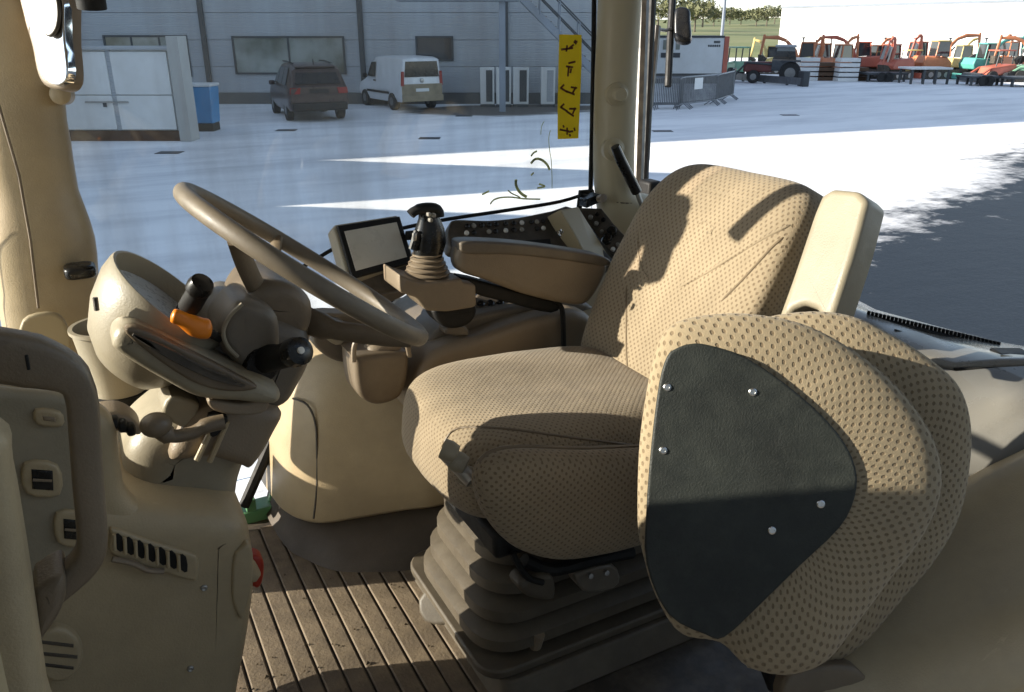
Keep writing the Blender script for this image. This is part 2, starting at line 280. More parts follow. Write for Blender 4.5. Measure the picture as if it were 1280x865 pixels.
# ------------------------------------------------------------------ mesh helpers
class MB:
    def __init__(s, M=None): s.v = []; s.f = []; s.M = M; s.uv = None
    def add(s, vs, fs):
        o = len(s.v)
        s.v += [(s.M @ Vector(p)) if s.M else Vector(p) for p in vs]; s.f += [tuple(i + o for i in f) for f in fs]
        return s
    def box(s, lo, hi):
        (a, b, c), (d, e, f) = lo, hi
        return s.add([(a, b, c), (d, b, c), (d, e, c), (a, e, c), (a, b, f), (d, b, f), (d, e, f), (a, e, f)],
                     [(3, 2, 1, 0), (4, 5, 6, 7), (0, 1, 5, 4), (1, 2, 6, 5), (2, 3, 7, 6), (3, 0, 4, 7)])
    def obox(s, c, ax, ay, az):
        c, ax, ay, az = map(Vector, (c, ax, ay, az)); P = []
        for k in (-1, 1):
            for i, j in ((-1, -1), (1, -1), (1, 1), (-1, 1)): P.append(c + ax * i + ay * j + az * k)
        fl = [(3, 2, 1, 0), (4, 5, 6, 7), (0, 1, 5, 4), (1, 2, 6, 5), (2, 3, 7, 6), (3, 0, 4, 7)]
        if ax.cross(ay).dot(az) < 0: fl = [f[::-1] for f in fl]
        return s.add(P, fl)
    def loft(s, rings, cap=True, closed=True):
        n = len(rings[0]); vs = [p for r in rings for p in r]; fs = []
        for i in range(len(rings) - 1):
            for j in range(n if closed else n - 1):
                k = (j + 1) % n
                fs.append((i * n + j, i * n + k, (i + 1) * n + k, (i + 1) * n + j))
        if cap and closed:
            fs.append(tuple(range(n))[::-1]); fs.append(tuple((len(rings) - 1) * n + j for j in range(n)))
        return s.add(vs, fs)
    def tube(s, pts, r, seg=10, cap=True, flat=1.0, up=None):
        pts = [Vector(p) for p in pts]; n = len(pts); rs = r if isinstance(r, (list, tuple)) else [r] * n
        rings = []; prev = None
        for i, p in enumerate(pts):
            t = (pts[min(i + 1, n - 1)] - pts[max(i - 1, 0)]).normalized()
            if prev is None:
                a = Vector(up) if up else (Vector((0, 0, 1)) if abs(t.z) < 0.9 else Vector((1, 0, 0)))
            else: a = prev
            x = (a - t * a.dot(t)).normalized(); prev = x; y = t.cross(x)
            rings.append([p + x * (math.cos(q) * rs[i]) + y * (math.sin(q) * rs[i] * flat) for q in [2 * math.pi * k / seg for k in range(seg)]])
        return s.loft(rings, cap)
    def lathe(s, c, axis, prof, seg=24, sx=1.0, xdir=None, cap=True):
        c = Vector(c); a = Vector(axis).normalized()
        q = Vector(xdir) if xdir else (Vector((0, 0, 1)) if abs(a.z) < 0.9 else Vector((1, 0, 0)))
        x = (q - a * q.dot(a)).normalized(); y = a.cross(x)
        rings = [[c + a * h + x * (math.cos(t) * r * sx) + y * (math.sin(t) * r) for t in [2 * math.pi * k / seg for k in range(seg)]] for r, h in prof]
        return s.loft(rings, cap)
    def prism(s, pts, vec):
        vec = Vector(vec); pts = [Vector(p) for p in pts]; n = len(pts)
        nrm = Vector((0, 0, 0))
        for i in range(n): nrm += pts[i].cross(pts[(i + 1) % n])
        if nrm.dot(vec) < 0: pts = pts[::-1]
        return s.loft([pts, [p + vec for p in pts]])
    def superq(s, c, ax, ay, az, e1=0.4, e2=0.4, nu=28, nv=16, fn=None):
        c, ax, ay, az = map(Vector, (c, ax, ay, az))
        sg = lambda w, e: math.copysign(abs(w) ** e, w)
        rings = []
        for i in range(nv + 1):
            ph = -math.pi / 2 + math.pi * (0.002 + 0.996 * i / nv)
            ring = []
            for j in range(nu):
                th = 2 * math.pi * j / nu
                q = [sg(math.cos(ph), e1) * sg(math.cos(th), e2), sg(math.cos(ph), e1) * sg(math.sin(th), e2), sg(math.sin(ph), e1)]
                if fn: q = fn(*q)
                ring.append(c + ax * q[0] + ay * q[1] + az * q[2])
            rings.append(ring)
        return s.loft(rings)
    def build(s, name, mat, parent=None, smooth=35, bevel=0.0, bseg=2, subsurf=0, solid=0.0, label=None):
        me = bpy.data.meshes.new(name); me.from_pydata([tuple(v) for v in s.v], [], s.f); me.validate()
        bm = bmesh.new(); bm.from_mesh(me)
        if not solid: bmesh.ops.recalc_face_normals(bm, faces=bm.faces)
        bm.to_mesh(me); bm.free()
        if s.uv and len(s.uv) == len(me.vertices):
            L = me.uv_layers.new(name='UVMap')
            for lp in me.loops: L.data[lp.index].uv = s.uv[lp.vertex_index]
        elif mat.startswith('seat_fabric') or mat == 'passenger_fabric':
            L = me.uv_layers.new(name='UVMap')
            for p in me.polygons:
                n = p.normal; k = max(range(3), key=lambda i: abs(n[i]))
                for li in p.loop_indices:
                    c = me.vertices[me.loops[li].vertex_index].co
                    L.data[li].uv = [(c.y, c.z), (c.x, c.z), (c.x, c.y)][k]
        me.materials.append(MATS[mat])
        o = bpy.data.objects.new(name, me); C.objects.link(o)
        if smooth:
            for p in me.polygons: p.use_smooth = True
            try: me.set_sharp_from_angle(angle=R(smooth))
            except Exception: pass
        if solid:
            md = o.modifiers.new('solid', 'SOLIDIFY'); md.thickness = abs(solid); md.offset = -1 if solid > 0 else 1
        if bevel:
            md = o.modifiers.new('bevel', 'BEVEL'); md.width = bevel; md.segments = bseg; md.limit_method = 'ANGLE'; md.angle_limit = R(40)
        if subsurf:
            md = o.modifiers.new('sub', 'SUBSURF'); md.levels = subsurf; md.render_levels = subsurf
        if parent is not None: adopt(o, parent)
        if label: o['label'] = label
        return o
def adopt(o, parent):
    o.parent = parent
    if parent.type == 'EMPTY': o.matrix_parent_inverse = Matrix.Translation(-Vector(parent.location))
def thing(name, label, cat, loc, group=None):
    o = bpy.data.objects.new(name, None); C.objects.link(o); o.location = loc; o.empty_display_size = 0.1
    o['label'] = label; o['category'] = cat
    if group: o['group'] = group
    return o
def tag(o, label, cat, group=None):
    o['label'] = label; o['category'] = cat
    if group: o['group'] = group
    return o
def cr(pts, n=6, closed=True):
    """Catmull-Rom through points"""
    pts = [Vector(p) for p in pts]; m = len(pts); out = []
    for i in range(m if closed else m - 1):
        g = (lambda k: pts[k % m]) if closed else (lambda k: pts[max(0, min(m - 1, k))])
        a, b, c, d = g(i - 1), g(i), g(i + 1), g(i + 2)
        for k in range(n):
            t = k / n
            out.append(0.5 * ((2 * b) + (c - a) * t + (2 * a - 5 * b + 4 * c - d) * t * t + (3 * b - a - 3 * c + d) * t ** 3))
    if not closed: out.append(pts[-1])
    return out
def plane_y(Y): return (Vector((0, Y, 0)), Vector((0, 1, 0)))
def plane_d(px, py, D, tilt=0.0, turn=0.0):
    """plane that faces the lens at a point, turned and tilted"""
    n = FWD * math.cos(PITCH) - UP * math.sin(PITCH)
    n = Matrix.Rotation(tilt, 3, RGT) @ n; n = Matrix.Rotation(turn, 3, UP) @ n
    return (at(px, py, D=D), n)
def offset(pts, n, d):
    """move a closed planar outline inwards by d (n = plane normal), folding no loops"""
    m = len(pts); area = Vector((0, 0, 0)); c = sum(pts, Vector((0, 0, 0))) / m
    if d <= 1e-7: return [p.copy() for p in pts]
    for i in range(m): area += (pts[i] - c).cross(pts[(i + 1) % m] - c)
    sgn = 1 if area.dot(n) > 0 else -1; out = []; ok = []
    segs = [(pts[i], pts[(i + 1) % m] - pts[i]) for i in range(m)]
    for i in range(m):
        e1 = (pts[i] - pts[i - 1]).normalized(); e2 = (pts[(i + 1) % m] - pts[i]).normalized()
        n1 = n.cross(e1) * sgn; n2 = n.cross(e2) * sgn; b = (n1 + n2)
        if b.length < 1e-6: b = n1.copy()
        b.normalize(); k = max(0.6, b.dot(n1)); q = pts[i] + b * (d / k); out.append(q)
        g = True
        for a, s in segs:
            l2 = s.length_squared
            t = max(0, min(1, (q - a).dot(s) / l2)) if l2 > 1e-12 else 0
            if (q - a - s * t).length < d * 0.93: g = False; break
        ok.append(g)
    if not any(ok): return [c + (p - c) * 0.5 for p in pts]
    res = []
    for i in range(m):
        if ok[i]: res.append(out[i]); continue
        f = next(s for s in range(1, m) if ok[(i + s) % m]); b_ = next(s for s in range(1, m) if ok[(i - s) % m])
        A, B = out[(i - b_) % m], out[(i + f) % m]; res.append(A.lerp(B, b_ / (b_ + f)))
    return res
def corners(pts, k):
    """round each corner of a polygon, cutting back k (0..0.5) of the shorter side"""
    m = len(pts); out = []
    for i in range(m):
        a, b, c = pts[i - 1], pts[i], pts[(i + 1) % m]
        d = min((a - b).length, (c - b).length) * k
        u = b + (a - b).normalized() * d; w = b + (c - b).normalized() * d
        for t in (0, 0.33, 0.67, 1): out.append(u * (1 - t) ** 2 + b * (2 * t * (1 - t)) + w * t * t)
    return out
def rext(mb, px, pl, depth, r=0.02, smooth=4, steps=4, back=True):
    """outline seen at px, on plane pl, carried back by depth along the plane's normal, front edge rounded by r"""
    pts = [at(x, y, pl=pl) for x, y in px]
    if smooth < 0: pts = corners(pts, -smooth)
    elif smooth: pts = cr(pts, smooth)
    n = pl[1].normalized()
    if n.dot(pl[0] - CAMP) < 0: n = -n
    rings = [offset(pts, n, r * 1.3)]
    for k in range(steps + 1):
        a = math.pi / 2 * (steps - k) / steps       # from the flat front to the side
        rings.append([p + n * (r * (1 - math.sin(a))) for p in offset(pts, n, r * (1 - math.cos(a)))])
    if back:
        rb = min(r, depth * 0.4)
        rings.append([p + n * (depth - rb) for p in pts]); rings.append([p + n * depth for p in offset(pts, n, rb)])
    else: rings.append([p + n * depth for p in pts])
    mb.loft(rings); return mb
def pillow(px, pl, thick, smooth=5, rings_n=14, p=2.6, dish=0.0, flat_uv=False):
    """puffed cushion: outline on plane pl, bulging both ways; uv runs along the rim and across it"""
    mb = MB(); pts = cr([at(x, y, pl=pl) for x, y in px], smooth); n = pl[1].normalized()
    if n.dot(pl[0] - CAMP) < 0: n = -n
    c = sum(pts, Vector((0, 0, 0))) / len(pts); m = len(pts)
    L = [0.0]
    for i in range(m): L.append(L[-1] + (pts[(i + 1) % m] - pts[i]).length)
    Rm = sum((q - c).length for q in pts) / m
    rings = []; uv = []
    prof = []
    for k in range(rings_n + 1):
        s = 0.02 + 0.98 * math.sin(math.pi / 2 * k / rings_n); h = (1 - s ** p) ** (1 / p) if s < 1 else 0
        prof.append((s, -h + dish * max(0, 1 - s * 1.6)))
    for k in range(rings_n - 1, -1, -1):
        s, h = prof[k]; prof.append((s, abs(h)))
    arc = 0; last = None
    for s, h in prof:
        ring = [c + (q - c) * s + n * (thick * 0.5 * h) for q in pts]
        if last is not None: arc += math.hypot((s - last[0]) * Rm, (h - last[1]) * thick * 0.5)
        last = (s, h)
        rings.append(ring); uv += [(L[i] * 1.0, arc) for i in range(m)]
    mb.loft(rings); mb.uv = None if flat_uv else uv
    return mb
from mathutils.bvhtree import BVHTree
def surf(mb):
    t = BVHTree.FromPolygons([tuple(v) for v in mb.v], mb.f)
    def hit(px, py, lift=0.001):
        d = ray(px, py).normalized(); loc, nrm, _, _ = t.ray_cast(CAMP, d)
        if loc is None: return at(px, py, D=1.6)
        if nrm.dot(d) > 0: nrm = -nrm
        return loc + nrm * lift
    return hit
def path_px(pts, n=6, **k): return cr([at(x, y, **k) for x, y in pts], n, closed=False)
#==PARTS==
# ------------------------------------------------------------------ tractor cab shell
pmat('mud_crumb', (0.13, 0.10, 0.06), 0.9, 0.3, 80, 0.0)
cab = thing('tractor_cab', 'tractor cab shell in beige plastic with wide side window and ribbed floor', 'tractor cab', (0.6, 1.1, FL))
MB().box((-0.30, 0.45, FL - 0.06), (1.60, 1.93, FL - 0.004)).build('floor_pan', 'dark_panel', cab)
base = MB().box((-0.18, 0.52, FL - 0.004), (0.62, 1.80, FL + 0.004)).build('floor_mat', 'mat_groove', cab)
rib_me = None
for i in range(18):
    x = -0.15 + 0.041 * i
    if rib_me is None:
        o = MB().box((-0.0186, 0.54, 0), (0.0186, 1.78, 0.006)).build('mat_rib', 'mat_rubber', None, bevel=0.003)
        rib_me = o.data; o.location = (x, 0, FL + 0.0042); o.parent = base
    else:
        o2 = o.copy(); C.objects.link(o2); o2.location = (x, 0, FL + 0.0042 + random.uniform(-0.001, 0.001)); o2.parent = base
# crumbs of dried mud on the mat
cm = MB(); rr_ = random.Random(3)
for k in range(160):
    x, y = rr_.uniform(0.0, 0.56), rr_.uniform(1.05, 1.62); s = rr_.uniform(0.0008, 0.0032) * (1.8 if rr_.random() < 0.06 else 1)
    z = FL + 0.0115
    cm.add([(x - s, y - s * rr_.uniform(0.4, 1), z), (x + s, y - s * 0.5, z), (x + s * 0.4, y + s, z), (x, y, z + s * 1.1)], [(0, 1, 3), (1, 2, 3), (2, 0, 3), (2, 1, 0)])
cr_o = cm.build('dried_mud', 'mud_crumb', cab, smooth=0); cr_o['kind'] = 'stuff'
# roof, out of the picture above, shades the cab
MB().box((-0.30, 0.36, 3.10), (1.62, 1.98, 3.26)).build('roof', 'pillar_beige', cab, bevel=0.03)
MB().box((-0.22, 0.44, 3.075), (1.52, 1.90, 3.097)).build('headliner', 'tan_plastic', cab)
# rear right pillar
rp = [(1.302, 1.85, 3.09), (1.296, 1.85, 2.8), (1.292, 1.845, 2.5), (1.302, 1.84, 2.28), (1.35, 1.83, 2.20), (1.385, 1.82, 2.12), (1.41, 1.81, 1.98), (1.41, 1.81, 1.85)]
pil = MB().tube(cr(rp, 4, False), [0.056] * 13 + [0.062, 0.072, 0.084, 0.094] + [0.105] * 12, 28, up=(1, 0, 0)).build('pillar', 'pillar_sunlit', cab, smooth=60)
for (px, py) in ((775, 118), (770, 187)):
    p = at(px - 2, py, Y=1.790)
    d = Vector((-0.22, -0.97, 0.05)).normalized()
    MB().lathe(p - d * 0.02, d, [(0.030, 0), (0.030, 0.018), (0.022, 0.022), (0.019, 0.024), (0.019, 0.035), (0.016, 0.039), (0.001, 0.039)], 24).build('pillar_knob', 'pillar_sunlit', pil, smooth=40)
MB().lathe((1.313, 1.84, 2.262), (0.1, -0.05, 1), [(0.0602, -0.002), (0.0625, 0.0), (0.0625, 0.003), (0.0598, 0.005)], 28, cap=False).build('pillar_seam', 'taupe_plastic', pil)
# front right pillar
fp = [at(0, -175, Y=1.80), at(8, -60, Y=1.80), at(18, 60, Y=1.80), at(30, 175, Y=1.80), at(45, 260, Y=1.80), at(58, 340, Y=1.79), at(68, 420, Y=1.78), at(78, 520, Y=1.76)]
MB().tube(cr(fp, 4, False), [0.075] * 12 + [0.078] * 4 + [0.084, 0.090, 0.094, 0.094, 0.092, 0.09, 0.09, 0.088, 0.088, 0.088, 0.088, 0.088, 0.088], 24, up=(1, 0, 0), flat=0.8).build('pillar', 'beige_plastic', cab, smooth=60)
MB().tube([at(-2, 130, Y=1.722), at(24, 220, Y=1.722), at(38, 300, Y=1.712), at(48, 385, Y=1.70)], 0.0025, 6).build('pillar_trim_joint', 'taupe_plastic', cab)
p = at(76, 118, Y=1.74)
MB().lathe(p, (-0.2, -1, 0.1), [(0.018, -0.03), (0.018, 0.006), (0.012, 0.011), (0.001, 0.012)], 20).build('pillar_knob', 'beige_plastic', cab)
p = at(100, 338, Y=1.70)
MB().superq(p, (0.028, 0, 0), (0, 0.03, 0), (0, 0, 0.013), 0.5, 0.5).build('pillar_latch', 'black_gloss', cab)
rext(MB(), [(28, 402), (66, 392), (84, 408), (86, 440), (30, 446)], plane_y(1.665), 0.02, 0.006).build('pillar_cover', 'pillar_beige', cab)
# unseen bar added above the picture to cast a shadow band on the backrest
def back_to_sun(pt, X): return pt + s_dir * ((X - pt.x) / s_dir.x)
g1 = back_to_sun(at(908, 292, X=1.035), 0.06); g2 = back_to_sun(at(962, 222, X=1.085), 0.06); gd = (g2 - g1).normalized()
MB().tube([g1, g2, g1 + gd * min(0.45, (3.07 - g1.z) / max(0.2, gd.z))], 0.021, 14).build('shadow_bar', 'black_rubber', cab, smooth=60)
# left pillars, beside and behind the open door
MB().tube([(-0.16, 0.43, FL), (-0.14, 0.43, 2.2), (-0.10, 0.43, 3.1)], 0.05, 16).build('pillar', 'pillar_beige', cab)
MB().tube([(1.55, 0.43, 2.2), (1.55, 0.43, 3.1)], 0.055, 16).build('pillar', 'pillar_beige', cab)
# unseen front panels, added and shaped to block sun on seat plate and floor
MB().prism([(-0.262, y, z) for y, z in ((0.45, 1.50), (1.12, 1.50), (1.12, 2.28), (1.02, 2.45), (0.95, 2.60), (0.82, 2.74), (0.45, 2.78))], (0.01, 0, 0)).build('sun_block_panel', 'beige_plastic', cab)
MB().box((-0.16, 1.66, 1.50), (-0.12, 1.92, 1.92)).build('sun_block_panel', 'beige_plastic', cab)
# lower walls of the cab behind the console and the seats
MB().box((0.30, 1.935, 1.50), (1.60, 1.96, 1.98)).build('side_wall', 'beige_plastic', cab, bevel=0.008)
MB().box((1.605, 0.42, 1.50), (1.65, 1.94, 2.00)).build('rear_wall', 'beige_plastic', cab, bevel=0.008)
# panes
GY = 1.925
MB().box((-0.03, GY, 1.62), (1.285, GY + 0.005, 3.09)).build('side_window_pane', 'cab_glass', cab)
MB().box((-0.255, 0.47, 1.70), (-0.250, 1.78, 3.09)).build('windshield_pane', 'cab_glass', cab)
MB().obox((2.02, 1.16, 2.98), (0.40, 0, -0.06), (0, 0.69, 0), (0.0004, 0, 0.0025)).build('rear_window_pane', 'cab_glass', cab)   # hinged open
# rubber seals and window bars
MB().tube([at(743, -40, Y=1.90), at(742, 60, Y=1.90), at(740, 160, Y=1.90), at(738, 245, Y=1.90)], 0.0065, 8).build('window_seal', 'black_rubber', cab)
MB().tube(path_px([(272, 388), (330, 358), (385, 330), (430, 305), (500, 286), (560, 274), (640, 262), (700, 252), (738, 240)], 4, Y=1.90), 0.0050, 8).build('window_seal', 'black_rubber', cab)
MB().tube([at(305, 632, Y=1.80), at(330, 575, Y=1.80), at(360, 505, Y=1.80)], 0.014, 8).build('window_seal', 'black_rubber', cab)
MB().tube([at(-14, 250, Y=1.86), at(8, 340, Y=1.84), at(20, 420, Y=1.82)], 0.011, 8).build('window_seal', 'black_rubber', cab)
for (x0, y0, x1, y1, r, D) in ((805, -40, 797, 208, 0.019, 2.42), (817, -40, 806, 212, 0.013, 2.50)):
    MB().tube([at(x0, y0, D=D), at((x0 + x1) / 2, (y0 + y1) / 2, D=D), at(x1, y1, D=D), at(x1 - 2, y1 + 60, D=D)], r, 8).build('window_frame_bar', 'black_rubber' if r < 0.015 else 'dark_panel', cab)
# gas strut of the rear side window
gs = MB().tube([at(769, 183, Y=1.74), at(776, 200, Y=1.74), at(792, 232, Y=1.75), at(796, 240, Y=1.75)], [0.012, 0.014, 0.014, 0.014], 12).build('gas_strut', 'black_gloss', cab)
MB().tube([at(795, 238, Y=1.75), at(806, 266, Y=1.76)], 0.0065, 10).build('strut_rod', 'dull_metal', gs)
MB().obox(at(812, 240, D=2.40), (0.024, 0, 0), (0, 0.03, 0), (0, 0, 0.035)).build('window_hinge', 'black_rubber', cab, bevel=0.008)
tn = Vector((0.2, 0, 1))
cl = MB().obox(at(737, 250, Y=1.83), (0.022, 0, 0.006), (0, 0.02, 0), (0, 0, 0.012)).build('seal_clamp', 'black_gloss', cab, bevel=0.004)
MB().lathe(at(752, 248, Y=1.79), (0, -1, 0.3), [(0.011, -0.01), (0.011, 0.01), (0.006, 0.012)], 14).build('clamp_screw', 'tan_plastic', cl)
MB().tube([at(724, 260, Y=1.86), at(726, 240, Y=1.86), at(741, 240, Y=1.86)], 0.008, 8).build('clamp_hook', 'black_rubber', cl)
# rear sill, shelf and left wheel arch trim
sill = MB()
rows = [[(1040, 372, 1.72), (1090, 398, 1.70), (1170, 420, 1.66), (1250, 440, 1.62), (1320, 452, 1.58)],
        [(1040, 392, 1.60), (1100, 412, 1.58), (1180, 440, 1.54), (1250, 455, 1.50), (1320, 462, 1.46)],
        [(1050, 420, 1.52), (1110, 442, 1.50), (1190, 464, 1.46), (1250, 461, 1.44), (1320, 460, 1.40)],
        [(1060, 440, 1.51), (1112, 452, 1.49), (1192, 468, 1.45), (1250, 465, 1.43), (1320, 464, 1.39)]]
sill.loft([[at(a, b, D=d) for a, b, d in r] for r in rows], cap=False, closed=False)
sill.build('rear_sill', 'shelf_grey', cab, smooth=50, solid=0.02)
sh = MB(); rows = [[(1062, 444, 1.50), (1114, 456, 1.48), (1194, 472, 1.44), (1250, 469, 1.42), (1330, 466, 1.38)],
        [(1062, 530, 1.44), (1114, 530, 1.42), (1198, 540, 1.385), (1250, 520, 1.36), (1330, 508, 1.32)],
        [(1070, 630, 1.38), (1120, 640, 1.36), (1202, 612, 1.33), (1250, 590, 1.31), (1330, 556, 1.27)]]
sh.loft([[at(a, b, D=d) for a, b, d in r] for r in rows], cap=False, closed=False)
sh.build('rear_shelf', 'shelf_grey', cab, smooth=60, solid=0.02)
fe = MB(); rows = [[(1080, 660, 1.345), (1130, 650, 1.335), (1202, 618, 1.315), (1250, 594, 1.295), (1340, 552, 1.255)],
        [(1080, 668, 1.30), (1130, 658, 1.29), (1206, 628, 1.27), (1254, 602, 1.25), (1340, 560, 1.21)],
        [(1080, 690, 1.285), (1130, 676, 1.275), (1206, 646, 1.255), (1258, 620, 1.235), (1340, 576, 1.195)],
        [(1060, 740, 1.25), (1120, 722, 1.24), (1210, 690, 1.22), (1270, 662, 1.20), (1340, 630, 1.16)],
        [(1040, 830, 1.16), (1110, 812, 1.15), (1210, 780, 1.12), (1270, 755, 1.10), (1340, 720, 1.07)],
        [(1000, 930, 1.06), (1090, 920, 1.05), (1210, 890, 1.02), (1280, 870, 1.00), (1340, 850, 0.98)]]
fr = [[at(a, b, D=d) for a, b, d in r] for r in rows]
fe.loft([cr(r, 4, False) for r in fr], cap=False, closed=False)
fe.build('wheel_arch_trim', 'beige_plastic', cab, smooth=60, solid=0.02)
MB().tube(path_px([(1085, 398), (1130, 409), (1190, 424), (1245, 437)], 4, D=1.585), 0.008, 8).build('window_seal', 'black_rubber', cab)
tb = MB()
for k in range(34):
    t = k / 33; p = at(1085 + 162 * t, 396.5 + 38.5 * t, D=1.585)
    tb.obox(p + Vector((0, 0, 0.008)), (0.0016, 0, 0), (0, 0.003, 0), (0, 0, 0.005))
tb.build('seal_teeth', 'black_rubber', cab, smooth=0)
MB().tube(path_px([(1118, 414), (1150, 424), (1158, 432), (1178, 436), (1200, 434), (1232, 441)], 4, D=1.54), 0.0045, 8).build('sill_cable', 'black_rubber', cab)
la = MB().obox(at(1262, 446, D=1.50), RGT * 0.03, FWD * 0.02, UP * 0.012).build('sill_latch', 'black_rubber', cab, bevel=0.005)
MB().tube([at(1250, 449, D=1.46), at(1320, 456, D=1.42)], 0.0085, 10).build('latch_bar', 'pillar_beige', la)
MB().tube([at(1192, 461, D=1.44), at(1320, 460, D=1.38)], 0.0025, 6).build('sill_joint', 'black_rubber', cab)
# green frame seen below the front corner of the cab
gf = MB().obox(at(328, 636, Y=1.86), (0.055, 0, 0.0), (0, 0.03, 0), (0, 0, 0.018)).build('front_frame', 'green_paint', cab, bevel=0.004)
MB().obox(at(312, 628, Y=1.83), (0.012, 0, 0.0), (0, 0.02, 0), (0, 0, 0.016)).build('frame_bracket', 'green_paint', gf, bevel=0.003)
MB().tube([at(352, 560, Y=1.88), at(340, 625, Y=1.86)], 0.011, 10).build('frame_bracket', 'green_paint', gf)

# yellow strip and leaf decals on the side window
GP = GY - 0.004
def flat_stroke(mb, pts, w, Y, film=False):
    q = [at(x, y, Y=Y) for x, y in pts]
    for i in range(len(q) - 1):
        t = (q[i + 1] - q[i]).normalized(); s_ = Vector((0, 1, 0)).cross(t) * (w / 2)
        a, b = q[i] - t * w * 0.2, q[i + 1] + t * w * 0.2
        if film: mb.add([a - s_, b - s_, b + s_, a + s_], [(0, 1, 2, 3)])
        else: mb.prism([a - s_, b - s_, b + s_, a + s_], (0, 0.0006, 0))
strip = thing('warning_strip', 'narrow yellow sticker strip with brown markings on the side window', 'sticker', at(712, 174, Y=GP))
o = MB().add([at(x, y, Y=GP) for x, y in ((699, 43), (727, 43.5), (727, 80), (725, 130), (723, 173), (697, 174), (697, 130), (698, 80))], [tuple(range(8))]).build('strip_backing', 'yellow_vinyl', strip)
glyphs = [[[(702, 62), (716, 60)], [(709, 57), (708, 64)], [(712, 60), (717, 56)], [(717.5, 53), (721.5, 52)], [(719, 50.5), (720, 55)]],
          [[(711, 79), (719, 77)], [(708, 83), (716, 84)], [(711, 84), (710, 95)], [(714, 86), (713, 91)]],
          [[(701, 110), (705, 106)], [(701, 110), (709, 115)], [(708, 114), (718, 118)], [(714, 109), (721, 110)], [(720, 109), (716, 116)]],
          [[(701, 134), (705, 130)], [(701, 134), (709, 139)], [(708, 139), (717, 145)], [(712, 136), (720, 136)], [(719, 135), (716, 142)]],
          [[(700, 162), (711, 164)], [(704, 157), (705, 159)], [(709, 160), (709, 168)], [(711, 165), (716, 164)], [(718, 160), (718.5, 163)], [(712, 168), (713, 170)]]]
for g in glyphs:
    mb = MB()
    for st in g: flat_stroke(mb, st, 0.0052, GP - 0.0022)
    mb.build('printed_mark', 'ink_brown', strip, smooth=0)
dec = thing('leaf_decal', 'thin olive leaf scroll decal low on the side window', 'decal', at(650, 252, Y=GP))
for pts, w in (([(613, 255), (617, 250), (626, 247), (640, 246.5), (655, 248.5), (675, 249)], 0.0035),
               ([(645, 225), (645, 231), (648, 238), (653, 243), (658, 246)], 0.0065),
               ([(664, 204), (668, 199.5), (673, 198.5), (679, 201), (684, 206), (687, 212)], 0.0055),
               ([(664, 195), (667, 191), (671, 189)], 0.004), ([(603, 243), (611, 239)], 0.004),
               ([(688, 163), (686, 172), (687, 188), (689, 200), (690, 220), (690, 235)], 0.0018),
               ([(672, 235), (681, 233), (674, 230)], 0.004), ([(635, 238), (640, 242), (647, 245), (650, 247)], 0.003),
               ([(664, 219), (667, 216)], 0.004), ([(676, 168), (677, 158), (680, 152)], 0.0015)):
    mb = MB(); flat_stroke(mb, [(p.x, p.y) for p in cr([(a, b, 0) for a, b in pts], 3, False)], w * 1.25, GP, True); mb.build('leaf_stroke', 'leaf_decal', dec, smooth=0)

# door mirrors
mir = thing('side_mirror', 'black rear view mirror on a bent tube arm outside the rear corner', 'mirror', at(834, 108, D=2.9))
MB().tube([at(843, -60, D=2.9), at(841, -5, D=2.9), at(838, 45, D=2.9), at(835, 108, D=2.9)], [0.013] * 4, 10).build('arm', 'black_rubber', mir)
h = rext(MB(), [(845, 9), (861, 10), (863, 26), (863, 49), (845, 49), (842, 30)], plane_d(850, 30, 2.85, turn=R(-15)), 0.05, 0.012).build('mirror_housing', 'black_gloss', mir)
MB().tube([at(821, 33, D=2.75), at(816, 85, D=2.75), at(810, 140, D=2.75), at(807, 200, D=2.75)], 0.014, 8).build('support_strut', 'dark_panel', mir)
MB().tube([at(819, 36, D=2.75), at(832, 38, D=2.85), at(840, 36, D=2.9)], 0.006, 8).build('bracket', 'dull_metal', mir)
pmat('mirror_glass', (0.93, 0.94, 0.95), 0.03, 0.01, 2, 0.0, metallic=1.0)
mr = thing('corner_mirror', 'bright rear view mirror beside the front corner pillar', 'mirror', at(60, 105, D=1.36))
mpl = (at(55, 55, D=1.36), (RGT * 0.36 + FWD * 0.90 - UP * 0.235).normalized())
rext(MB(), [(26, -30), (72, -30), (80, 50), (84, 92), (76, 105), (60, 103), (50, 88), (43, 55), (33, 20)], mpl, 0.02, 0.003).build('mirror_glass', 'mirror_glass', mr)
rext(MB(), [(20, -36), (77, -36), (84, 50), (87, 96), (78, 111), (56, 108), (45, 92), (38, 58), (27, 18)], (mpl[0] + mpl[1] * 0.008, mpl[1]), 0.035, 0.008).build('mirror_housing', 'tan_plastic', mr)
rext(MB(), [(52, 2), (68, -8), (73, 14), (70, 36), (60, 46), (50, 34)], (mpl[0] - mpl[1] * 0.010, mpl[1]), 0.008, 0.003).build('mirror_dark_figure', 'dark_panel', mr)  # dark shape standing in for the figure reflected in the mirror

